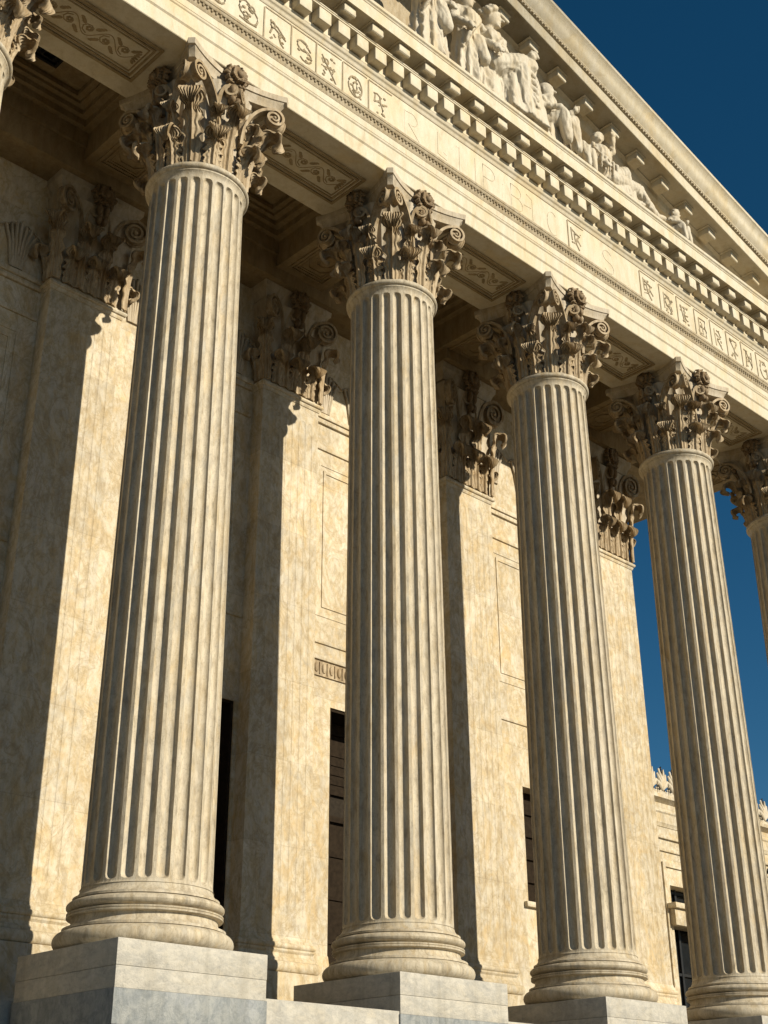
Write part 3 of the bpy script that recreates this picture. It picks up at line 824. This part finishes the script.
# wall architrave over the pilasters, and coffers
m = MB()
m.box(EX0, XE-.02, 2.52, 3.45, 12.745, 13.25); m.box(EX0, XE-.02, 2.46, 3.4, 13.252, 13.9)
m.box(XS-.1, XE-.01, 2.17, 2.518, 12.748, 13.247); m.box(XS-.1, XE-.01, 2.11, 2.458, 13.249, 13.897)
m.box(XE-.02, 5*S-.802, 2.60, 4.6, 13.0, 13.9)
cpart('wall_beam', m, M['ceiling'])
for i in range(-1, 5):
    m = MB()
    x0, x1, y0, y1 = i*S+BW, (i+1)*S-BW, .802, 2.458
    for (o, zb, zt, w) in ((0, 13.55, 13.8, .14), (.14, 13.68, 13.86, .12), (.26, 13.78, 13.9, .12), (.38, 13.84, 13.93, .1)):
        a, b, c, e = x0+o, x1-o, y0+o*.75, y1-o*.75
        m.box(a, b, c, c+w*.75, zb, zt); m.box(a, b, e-w*.75, e, zb, zt); m.box(a, a+w, c+w*.75, e-w*.75, zb, zt); m.box(b-w, b, c+w*.75, e-w*.75, zb, zt)
    m.box(x0, x1, y0, y1, 13.95, 14.1)
    n = int((x1-x0)/.22)
    for k in range(n): m.ball((x0+(k+.5)*(x1-x0)/n, y1-.03, 13.58), .06, (.9, 1, .8), 7, 5)
    cpart('coffer', m, M['ceiling'], 40)
    cx, cy = (x0+x1)/2+.25, (y0+y1)/2
    m = MB(); picture_z = 13.94
    for (h_, w_, d_) in ((.24, .05, .05), (.12, .03, .07)):
        m.box(cx-h_, cx+h_, cy-h_, cy-h_+w_, picture_z-d_, picture_z); m.box(cx-h_, cx+h_, cy+h_-w_, cy+h_, picture_z-d_, picture_z)
        m.box(cx-h_, cx-h_+w_, cy-h_+w_, cy+h_-w_, picture_z-d_, picture_z); m.box(cx+h_-w_, cx+h_, cy-h_+w_, cy+h_-w_, picture_z-d_, picture_z)
    m.box(cx-.19, cx+.19, cy-.19, cy+.19, picture_z-.004, picture_z+.004)
    cpart('coffer_lamp', m, M['iron'])
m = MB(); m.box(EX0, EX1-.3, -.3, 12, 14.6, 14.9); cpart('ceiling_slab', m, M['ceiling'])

# ------------------------------------------------------------------ pediment
ped = thing('pediment', 'triangular marble pediment with a sloping moulded cornice against the deep blue sky', 'pediment', (6, 0, 16))
def ppart(name, m, mat, angle=30): return obj(name, m.mesh(name, mat, angle), ped, (-6, 0, -16))
XC = 1.5*S; SL = -.222; XR = 15.0; ZR = 17.95      # right rake: underside of the corona at x=XR
TY = .05
def rake_z(x): return ZR + SL*(x-XR) if x >= XC else ZR + SL*((2*XC-x)-XR)
mb = MB()
a, c, b = 2*XC-CX1, XC, CX1
mb.add([(a, TY, 16.0), (b, TY, 16.0), (b, TY, rake_z(b)+.4), (c, TY, rake_z(c)+.4), (a, TY, rake_z(a)+.4), (a, TY+.4, 16.0), (b, TY+.4, 16.0), (b, TY+.4, rake_z(b)+.4), (c, TY+.4, rake_z(c)+.4), (a, TY+.4, rake_z(a)+.4)],
       [(0, 1, 2, 3, 4), (9, 8, 7, 6, 5), (0, 5, 6, 1), (1, 6, 7, 2), (2, 7, 8, 3), (3, 8, 9, 4), (4, 9, 5, 0)])
ppart('tympanum', mb, M['mould'])
rk = [(TY+.2, .03), (-1.24, .03), (-1.24, 0.0), (-1.29, 0.0), (-1.30, .01), (-1.30, .30), (-1.31, .31)]
rs = [(TY+.2, .34), (-1.31, .34), (-1.335, .36), (-1.345, .40), (-1.36, .41), (-1.36, .43)] + [(-1.37-.20*t - .02*sin(6.28*t), .44+.36*t) for t in [i/10 for i in range(11)]] + [(-1.585, .81), (-1.585, .89), (-1.55, .90), (TY+.2, .95)]
rl = [(TY+.2, .312), (-1.32, .312), (-1.34, .325), (-1.32, .338), (TY+.2, .338)]
for nm, pr, mt in (('raking_corona', rk + [(TY+.2, .31)], M['entab']), ('raking_sima', rs, M['entab'])):
    mb = MB()
    mb.sweep_x([(y, z+ZR) for y, z in pr], XC, CX1+.15, SL, XR)
    mb.sweep_x([(y, z+rake_z(XC)) for y, z in pr], 2*XC-CX1-.15, XC, -SL, XC)
    ppart(nm, mb, mt, 28)
mb = MB()
mb.sweep_x([(y, z+ZR) for y, z in rl], XC, CX1, SL, XR)
k = 0; xx = XC
while xx < CX1:
    mb.ball((xx, -1.345, rake_z(xx)+.372), .045, (.7, .55, .75), 6, 5); xx += .09
ppart('leaf_moulding', mb, M['mould'], 50)
mb = MB(); mb.sweep_x([(TY, -.16+ZR), (-.62, -.20+ZR), (-.68, -.14+ZR), (-.70, -.04+ZR), (-.78, .0+ZR), (-.78, .028+ZR), (TY, .028+ZR)], XC, CX1-1.2, SL, XR); ppart('rake_bed_moulding', mb, M['entab'])
mb = MB()
mb.cham(-.135, .135, -1.07, -.782, ZR-.15, ZR+.003, .016, SL, 0); mb.cham(-.165, .165, -1.10, -.782, ZR+.004, ZR+.028, .005, SL, 0)
mb.tube([(-.132, -1.035, ZR-.14-.132*SL), (.132, -1.035, ZR-.14+.132*SL)], .035, 10)
rmod = mb.mesh('raking_modillion', M['entab'])
xx = 22.4
while xx > XC+.2:
    obj('raking_modillion', rmod, ped, (xx-6, 0, -16 + SL*(xx-XR))); xx -= .90
# roof slabs behind
mb = MB()
mb.sweep_x([(TY+.401, .6+ZR), (14, .6+ZR), (14, .85+ZR), (TY+.401, .85+ZR)], XC, CX1, SL, XR)
mb.sweep_x([(TY+.401, .6+rake_z(XC)), (14, .6+rake_z(XC)), (14, .85+rake_z(XC)), (TY+.401, .85+rake_z(XC))], 2*XC-CX1, XC, -SL, XC)
ppart('roof', mb, M['ceiling'])

# ------------------------------------------------------------------ pediment statues
FZ = 16.04
def bake(m, name, voxel=.02, smooth=2, mat=None, disp=True):
    me = bpy.data.meshes.new('tmp'); me.from_pydata(m.v, [], m.f)
    bm = bmesh.new(); bm.from_mesh(me); bmesh.ops.remove_doubles(bm, verts=bm.verts, dist=1e-5); bmesh.ops.recalc_face_normals(bm, faces=bm.faces); bm.to_mesh(me); bm.free()
    o = bpy.data.objects.new('tmp', me); COL.objects.link(o)
    r = o.modifiers.new('r', 'REMESH'); r.mode = 'VOXEL'; r.voxel_size = voxel
    s = o.modifiers.new('s', 'SMOOTH'); s.factor = .5; s.iterations = smooth
    dg = bpy.context.evaluated_depsgraph_get(); dg.update()
    out = bpy.data.meshes.new_from_object(o.evaluated_get(dg)); out.name = name
    bpy.data.objects.remove(o); bpy.data.meshes.remove(me)
    out.update()
    hd = getattr(m, 'heads', [])
    nrm = [v.normal.copy() for v in out.vertices]
    for v, nn in zip(out.vertices, nrm):
        p = v.co; k = 1.0
        for hc, hr in hd:
            d = (p-hc).length/hr
            if d < 1.6: k = min(k, max(0, (d-1.15)/.45))
        if k <= 0: continue
        q = Vector((p.x*7.5+p.z*1.1, p.y*7.5, p.z*2.1)); w = noise.noise(q*.6)*1.2
        r = (1-2.6*abs(noise.noise(q + Vector((w, w, 0)))))*.021 + (1-2.4*abs(noise.noise(q*2.1)))*.007
        v.co = p + nn*r*k
    for p in out.polygons: p.use_smooth = True
    out.materials.clear(); out.materials.append(mat or M['statue'])
    return out
def V(*a): return Vector(a)
def head(m, c, r, yaw=0, pitch=0, hair='curls', seed=1):
    c = Vector(c); m.heads = getattr(m, 'heads', []) + [(c, r)]; R = Matrix.Rotation(yaw, 3, 'Z') @ Matrix.Rotation(pitch, 3, 'X')
    def at(x, y, z): return c + R @ Vector((x*r, y*r, z*r))       # face towards -y
    m.ball(c, r, (.80, .95, 1.06), 16, 12, R)
    m.ball(at(0, -.42, -.55), r*.50, (.95, .9, .8), 10, 8, R)     # jaw
    m.cap_(at(0, -.90, .10), at(0, -1.12, -.22), r*.09, r*.15, 8)  # nose
    m.ball(at(0, -.86, -.52), r*.16, (1.5, .7, .5), 8, 6, R)      # mouth
    m.ball(at(0, -.78, -.82), r*.18, (1.2, .9, .8), 8, 6, R)      # chin
    for k in (-1, 1):
        m.ball(at(.34*k, -.82, .18), r*.15, (1.4, .6, .5), 8, 6, R)   # brow
        m.ball(at(.33*k, -.78, .02), r*.11, (1.1, .7, .7), 8, 6, R)   # eye
        m.ball(at(.80*k, .05, -.08), r*.2, (.4, .8, 1.2), 8, 6, R)    # ear
    rnd = random.Random(seed)
    if hair == 'curls':
        for i in range(46):
            a = rnd.uniform(0, 2*pi); t = rnd.uniform(.05, 1.0)
            th = t*1.75
            p = (sin(th)*cos(a)*.92, sin(th)*sin(a)*1.02+.08, cos(th)*1.12)
            if p[1] < -.45 and p[2] < .62: continue
            m.ball(at(*[v*1.08 for v in p]), r*rnd.uniform(.22, .34), (1, 1, 1), 8, 6)
    elif hair == 'bun':
        m.ball(at(0, .12, .22), r*.95, (.9, 1.0, 1.0), 12, 9, R); m.ball(at(0, .95, .25), r*.42, (1, 1, 1), 10, 8)
        for i in range(12):
            a = i*pi/11; m.ball(at(.78*cos(a), -.42, .25+.72*sin(a)), r*.2, (1, 1, 1), 8, 6)
    else:
        m.ball(at(0, .1, .16), r*.97, (.86, .98, 1.02), 12, 9, R)
def neck(m, a, b, r): m.cap_(a, b, r, r*.9, 10)
def hand(m, wrist, d, r, out=None):
    """palm with four fingers and a thumb, pointing along d"""
    w = Vector(wrist); d = Vector(d).normalized(); s = d.cross(V(0, -1, .2)).normalized()
    pc = w + d*r*1.5; m.ball(pc, r*1.25, (1, .7, 1.1), 10, 8)
    for k in range(4):
        b = pc + s*(k-1.5)*r*.55 + d*r*.6; L_ = r*(1.4, 1.7, 1.6, 1.2)[k]
        m.cap_(b, b + d*L_*.6, r*.27, r*.25, 6); m.cap_(b + d*L_*.6, b + d*L_ + V(0, .3, -.3)*r, r*.25, r*.2, 6)
    m.cap_(pc - s*r*.9, pc - s*r*1.5 + d*r*.9, r*.3, r*.24, 6)
def arm(m, sh, el, wr, r=.085, sleeve=False):
    sh, el, wr = Vector(sh), Vector(el), Vector(wr)
    m.cap_(sh, el, r*1.15, r*.85); m.cap_(el, wr, r*.85, r*.6)
    hand(m, wr, wr-el, r*.62)
def skirt(m, c, z0, z1, rx0, ry0, rx1, ry1, nf=15, amp=.11, seed=0, n=144, lean=(0, 0)):
    amp *= 1.35; nf = nf - nf % 2
    rnd = random.Random(seed); ph = [rnd.uniform(0, 6.28) for _ in range(4)]
    vs = []; nz = 14
    for j in range(nz+1):
        t = j/nz; z = z1 + (z0-z1)*t
        for k in range(n):
            a = 2*pi*k/n
            f = 1 + amp*(.25+.75*t)*((1-2.2*abs(sin(nf*.5*a+ph[0]+.6*t))**.8)*.8 + sin((nf*.6//1)*a+ph[1]-t)*.5)
            rx = (rx1 + (rx0-rx1)*t**.8)*f; ry = (ry1 + (ry0-ry1)*t**.8)*f
            vs.append((c[0] + lean[0]*t + rx*cos(a), c[1] + lean[1]*t + ry*sin(a), z))
    fs = [(j*n+k, (j+1)*n+k, (j+1)*n+(k+1) % n, j*n+(k+1) % n) for j in range(nz) for k in range(n)]
    fs += [tuple(range(n)), tuple(nz*n+k for k in range(n))[::-1]]
    m.add(vs, fs)
def fold(m, pts, r=.035): m.tube(pts, [r*.3]+[r]*(len(pts)-2)+[r*.3], 7)

def statue(name, m, hm, label, x, y=-.98, hair_mat=None, cat='statue', voxel=.02, smooth=2):
    o = obj(name, bake(m, name, voxel, smooth), None, (x, y, FZ))
    o['label'] = label; o['category'] = cat; o['kind'] = 'thing'; o['group'] = 'carved figures in the pediment'
    return o
def standing(H=2.55, seed=1, turn=0, hair='curls', armr=None, arml=None):
    m = MB(); s = H/2.55
    def q(x, y, z): return V(x*s, y*s, z*s)
    skirt(m, (0, 0), 0, 1.55*s, .40*s, .30*s, .25*s, .2*s, 13, .13, seed)
    m.cap_(q(0, 0, 1.45), q(0, -.02, 1.85), .25*s, .27*s, 16)
    m.ball(q(0, -.02, 1.92), .29*s, (1.05, .72, .75), 16, 10)
    m.cap_(q(-.24, 0, 2.0), q(.24, 0, 2.0), .12*s, .12*s)
    for k in (-1, 1): m.ball(q(.12*k, -.2, 1.82), .11*s, (1, .8, 1))
    # diagonal mantle folds
    for k in range(6):
        fold(m, [q(.30-.02*k, -.13, 2.05-.03*k), q(.16-.04*k, -.27, 1.8-.05*k), q(-.08-.03*k, -.29, 1.5-.07*k), q(-.3, -.12, 1.3-.1*k)], .04*s)
    m.cap_(q(.12, -.16, 1.25), q(.16, -.30, .75), .17*s, .13*s)
    neck(m, q(0, 0, 2.02), q(0, -.02, 2.25), .09*s)
    head(m, q(0, -.04, 2.37), .17*s, turn, .1, hair, seed)
    if armr: arm(m, q(.27, 0, 2.0), q(*armr[0]), q(*armr[1]), .09*s)
    if arml: arm(m, q(-.27, 0, 2.0), q(*arml[0]), q(*arml[1]), .09*s)
    return m
m = standing(2.7, 4, -.2, 'bun', armr=((.42, -.1, 1.6), (.30, -.32, 1.35)), arml=((-.42, 0, 1.6), (-.36, -.25, 1.25)))
statue('robed_statue', m, None, 'robed figure cut by the top edge, leftmost in the pediment', 8.45)
m = standing(2.5, 9, .5, 'bun', armr=((.50, -.15, 1.75), (.78, -.22, 1.62)), arml=((-.44, -.05, 1.62), (-.28, -.3, 1.4)))
statue('robed_statue', m, None, 'standing robed figure reaching an arm towards the curly haired seated figure', 9.55)

# large seated figure, knees turned to the right
m = MB()
skirt(m, (-.05, .05), 0, 1.0, .52, .38, .36, .3, 9, .1, 5)                # seat drapery
m.cap_(V(0, 0, .95), V(.02, -.03, 1.65), .33, .32, 16); m.ball((.02, -.04, 1.78), .36, (1.05, .75, .8), 16, 10)
m.cap_(V(-.30, 0, 1.92), V(.32, -.02, 1.9), .14, .14)
for k in (-1, 1): m.ball((.14*k, -.25, 1.68), .15, (1, .8, 1))
for k in range(6): fold(m, [(.32-.03*k, -.18, 1.98-.03*k), (.12-.04*k, -.33, 1.7-.07*k), (-.2-.02*k, -.32, 1.35-.08*k), (-.38, -.1, 1.2-.1*k)], .045)
neck(m, V(.02, -.02, 1.95), V(.05, -.05, 2.2), .115); head(m, V(.08, -.08, 2.40), .235, .65, .08, 'curls', 12)
m.cap_(V(.12, -.15, 1.0), V(.82, -.28, 1.42), .25, .21, 14); m.cap_(V(.82, -.28, 1.42), V(.98, -.25, .45), .2, .13, 14); m.cap_(V(.98, -.25, .4), V(1.15, -.4, .1), .12, .1)
m.cap_(V(-.05, -.22, 1.0), V(.5, -.42, 1.25), .24, .2, 14); m.cap_(V(.5, -.42, 1.25), V(.55, -.42, .3), .2, .13, 14)
skirt(m, (.62, -.26), 0, 1.18, .62, .24, .40, .20, 9, .12, 31, lean=(.12, -.06))       # cloth hanging from the knees
skirt(m, (.98, -.24), 0, 1.32, .34, .22, .20, .17, 7, .12, 32, lean=(.10, -.04))
m.cap_(V(.25, -.3, 1.18), V(.85, -.34, 1.45), .20, .20, 14)
for k in range(5):
    t = k/4; fold(m, [(.05+.2*t, -.38, 1.12), (.35+.25*t, -.50, 1.05-.12*k), (.75+.1*t, -.52, 1.1-.2*k), (1.05, -.42, 1.15-.2*k)], .05)
arm(m, (.36, -.05, 1.88), (.56, -.12, 1.45), (.82, -.38, 1.66), .115); arm(m, (-.34, 0, 1.9), (-.5, -.1, 1.5), (-.3, -.42, 1.2), .115)
statue('seated_statue', m, None, 'largest seated figure with thick curly hair and draped knees to the right', 10.22, -.92)

def child(H=1.5, seed=1, lean=0, arms=True, hair='cap'):
    m = MB(); s = H/1.5
    def q(x, y, z): return V(x*s, y*s, z*s)
    skirt(m, (0, 0), 0, .55*s, .36*s, .3*s, .26*s, .24*s, 9, .1, seed)
    m.cap_(q(0, 0, .55), q(lean*.5, -.03, 1.0), .23*s, .22*s, 14); m.ball(q(lean*.4, -.12, .78), .2*s, (1, .8, 1))
    m.cap_(q(.05, -.1, .45), q(.36, -.35, .62), .16*s, .12*s); m.cap_(q(.36, -.35, .62), q(.42, -.38, .05), .12*s, .08*s)
    m.cap_(q(-.1, -.1, .45), q(.05, -.4, .55), .16*s, .12*s); m.cap_(q(.05, -.4, .55), q(.1, -.42, .05), .12*s, .08*s)
    m.cap_(q(lean*.5-.18, 0, 1.02), q(lean*.5+.18, 0, 1.02), .1*s, .1*s)
    neck(m, q(lean*.5, 0, 1.05), q(lean*.7, -.03, 1.2), .075*s); head(m, q(lean*.8, -.05, 1.33), .17*s, .5, .1, hair, seed)
    arm(m, q(lean*.5+.2, 0, 1.0), q(.38, -.1, .85), q(.5, -.28, 1.0), .075*s); arm(m, q(lean*.5-.2, 0, 1.0), q(-.3, -.12, .78), q(-.08, -.36, .7), .075*s)
    return m
statue('child_statue', child(1.72, 3, 0.05), None, 'smooth headed small figure beside the draped knees of the large seated figure', 11.85)
statue('child_statue', child(1.4, 8, .15, hair='curls'), None, 'second small figure leaning right behind the smooth headed one', 12.18, -.78)
statue('child_statue', child(1.15, 15, .1, hair='bun'), None, 'crouching small figure in the middle of the sloping row of carvings', 12.75)
# reclining figure: round bent torso and two raised knees to the right
m = MB()
m.ball((.0, 0, .55), .50, (1.0, .75, 1.05), 18, 12); m.ball((-.05, -.18, .8), .34, (1.05, .8, .9), 14, 10); m.cap_(V(-.2, 0, 1.0), V(.3, -.1, 1.05), .15, .13)
neck(m, V(.05, -.02, 1.05), V(-.02, -.08, 1.28), .1); head(m, V(.0, -.12, 1.42), .17, -.2, .5, 'bun', 21)
arm(m, (.32, -.1, 1.02), (.48, -.2, 1.28), (.42, -.3, 1.62), .09); arm(m, (-.28, 0, 1.0), (-.5, -.15, .6), (-.2, -.4, .42), .09)
m.cap_(V(.2, -.05, .35), V(.92, -.16, .86), .26, .19, 14); m.cap_(V(.92, -.16, .86), V(1.15, -.2, .15), .18, .11, 14)
m.cap_(V(.25, -.2, .3), V(1.38, -.2, .60), .22, .17, 14); m.cap_(V(1.38, -.2, .60), V(2.0, -.25, .14), .16, .09, 14); m.cap_(V(2.0, -.25, .12), V(2.2, -.32, .14), .09, .07)
m.cap_(V(1.15, -.2, .12), V(1.38, -.3, .1), .1, .07)
skirt(m, (.75, -.12), 0, .55, .55, .26, .45, .2, 8, .08, 41)
for k in range(5): fold(m, [(-.4+.12*k, -.3, .85-.05*k), (-.3+.14*k, -.44, .55), (-.3+.15*k, -.4, .2)], .04)
statue('reclining_statue', m, None, 'reclining figure with rounded torso and bent knees stretched down to the right', 13.5); bpy.data.objects['reclining_statue'].scale = (.9, .9, .86)
# small corner carving
statue('child_statue', child(.98, 27, .3, hair='curls'), None, 'lowest and smallest crouching figure near the corner of the pediment', 16.25, -1.0)

# ------------------------------------------------------------------ far wing of the building
wy = 7.0
wing = thing('wing_building', 'lower sunlit marble wing with leafy roof cresting, seen beyond the last pilaster', 'building', (28, wy, GROUND))
def wp(name, m, mat, angle=32, par=None):
    return obj(name, m.mesh(name, mat, angle), par or wing, (-28, -wy, -GROUND) if not par else (0, 0, 0))
WIN = [(25.58+4.75*k, 27.0+4.75*k) for k in range(4)]
mb = MB(); x = 18.85
for a, b in WIN:
    mb.box(x, a, wy, wy+.6, GROUND, 5.95); mb.box(a, b, wy, wy+.6, 4.42, 5.95); mb.box(a, b, wy, wy+.6, GROUND, .2); x = b
mb.box(x, 48, wy, wy+.6, GROUND, 5.95); mb.box(18.85, 48, wy+.6, wy+14, GROUND, 6.5)
wp('wall', mb, M['wall'])
prof = [(wy+.6, 5.95), (wy-.02, 5.95), (wy-.04, 6.02), (wy-.06, 6.05), (wy-.06, 6.30), (wy-.09, 6.34), (wy-.09, 6.38), (wy-.05, 6.40), (wy-.05, 6.58), (wy-.14, 6.64), (wy-.22, 6.68), (wy-.22, 6.78), (wy+.6, 6.80)]
mb = MB(); mb.sweep_x(prof, 18.85, 48.2); wp('cornice', mb, M['wall'], 25)
mb = MB(); mb.cham(18.85, 48, wy-.05, wy+.02, 5.28, 5.36, .01); wp('moulding', mb, M['wall'])
mb = MB(); mb.cham(18.85, 48, wy-.07, wy+.02, 5.62, 5.70, .01); wp('moulding', mb, M['wall'])
mb = MB(); mb.tube([(30.75, wy+.02, 5.42), (30.6, wy-.25, 5.50), (30.42, wy-.42, 5.62), (30.25, wy-.5, 5.56), (30.18, wy-.5, 5.46)], [.05, .045, .05, .06, .03], 8); mb.ball((30.75, wy, 5.42), .10, (1, .4, 1.3))
wp('lamp_bracket', mb, M['iron'])
m = MB()           # palmette antefix
for j in range(-3, 4):
    a = j*.36
    m.tube([(0, -.02, .10), (.13*sin(a), -.05, .10+.22*cos(a)), (.235*sin(a)*.95, -.03, .10+.47*cos(a)*(1-.04*abs(j)))], [.035, .045, .022], 7)
for k in (-1, 1):
    pts = [(k*(.14+(.11-.011*i)*cos(i*.75+1.2)), -.03, .10+(.11-.011*i)*sin(i*.75+1.2)) for i in range(9)]
    m.tube(pts, [.03-.0015*i for i in range(9)], 6)
m.box(-.19, .19, -.04, .12, 0, .06); m.box(-.07, .07, -.02, .07, .05, .35)
ante = m.mesh('antefix', M['statue'], 50)
k = 0; x = 23.4
while x < 46 and k < 60: obj('antefix', ante, wing, (x-28, -.1, 6.80-GROUND), scale=(1.3, 1.2, 1.35)); x += .52; k += 1
for a, b in WIN:
    m = MB()
    m.box(a, b, wy+.4, wy+.45, .2, 4.42)
    w = wp('window', m, M['glass'])
    m = MB()
    for z in (.2, 1.2, 2.2, 4.30): m.box(a, b, wy+.34, wy+.398, z, z+.07)
    for xx in (a, (a+b)/2-.04, b-.08): m.box(xx, xx+.08, wy+.33, wy+.397, .2, 4.42)
    obj('window_frame', m.mesh('window_frame', M['iron']), w)
    m = MB(); m.cham(a-.28, b+.28, wy-.32, wy+.3, 3.78, 3.92, .015); m.cham(a-.2, b+.2, wy-.22, wy+.3, 3.36, 3.777, .015)
    obj('hood', m.mesh('hood', M['wall']), w)
    m = MB(); picture_frame(m, a-.3, b+.3, -.3, 5.0, wy, .12, .05); obj('surround', m.mesh('surround', M['wall']), w)
for o in wing.children: pass
# ------------------------------------------------------------------ world, sun, camera
EL, AZ = radians(24.5), radians(14.5)      # AZ: sun to the right of the facade normal
w = bpy.data.worlds.new('World'); scene.world = w; w.use_nodes = True
nt = w.node_tree; bg = nt.nodes['Background']
sky = nt.nodes.new('ShaderNodeTexSky'); sky.sky_type = 'NISHITA'; sky.sun_disc = False
sky.sun_elevation = EL; sky.sun_rotation = pi - AZ; sky.altitude = 1500; sky.air_density = .9; sky.dust_density = .1; sky.ozone_density = 1.5
hs_ = nt.nodes.new('ShaderNodeHueSaturation'); hs_.inputs['Saturation'].default_value = 1.3; hs_.inputs['Hue'].default_value = .488; hs_.inputs['Value'].default_value = 1.0
gm = nt.nodes.new('ShaderNodeGamma'); gm.inputs[1].default_value = 1.08; nt.links.new(sky.outputs[0], gm.inputs[0]); nt.links.new(gm.outputs[0], hs_.inputs['Color']); nt.links.new(hs_.outputs[0], bg.inputs[0])
bg.inputs[1].default_value = .05
sd = bpy.data.lights.new('sun', 'SUN'); sd.energy = 5.0; sd.angle = radians(.5); sd.color = (1, .90, .715)
so = bpy.data.objects.new('sun', sd); COL.objects.link(so)
to_sun = Vector((sin(AZ)*cos(EL), -cos(AZ)*cos(EL), sin(EL)))
so.rotation_euler = to_sun.to_track_quat('Z', 'Y').to_euler(); so.location = (0, -20, 30)

cam = bpy.data.cameras.new('camera'); co = bpy.data.objects.new('camera', cam); COL.objects.link(co); scene.camera = co
yaw, pit, roll = .7961, .4589, -.0068
fw = Vector((cos(yaw)*cos(pit), sin(yaw)*cos(pit), sin(pit))); rt = Vector((sin(yaw), -cos(yaw), 0)); up = rt.cross(fw)
rt2 = rt*cos(roll) + up*sin(roll); up2 = -rt*sin(roll) + up*cos(roll)
co.matrix_world = Matrix(((rt2.x, up2.x, -fw.x, -4.8509), (rt2.y, up2.y, -fw.y, -13.3304), (rt2.z, up2.z, -fw.z, -2.1625), (0, 0, 0, 1)))
cam.sensor_fit = 'HORIZONTAL'; cam.sensor_width = 36; cam.lens = 36*1318.376/768; cam.clip_end = 3000; cam.clip_start = .1
scene.render.resolution_x = 768; scene.render.resolution_y = 1024
scene.view_settings.view_transform = 'Standard'; scene.view_settings.look = 'None'; scene.view_settings.exposure = .27; scene.view_settings.gamma = 1
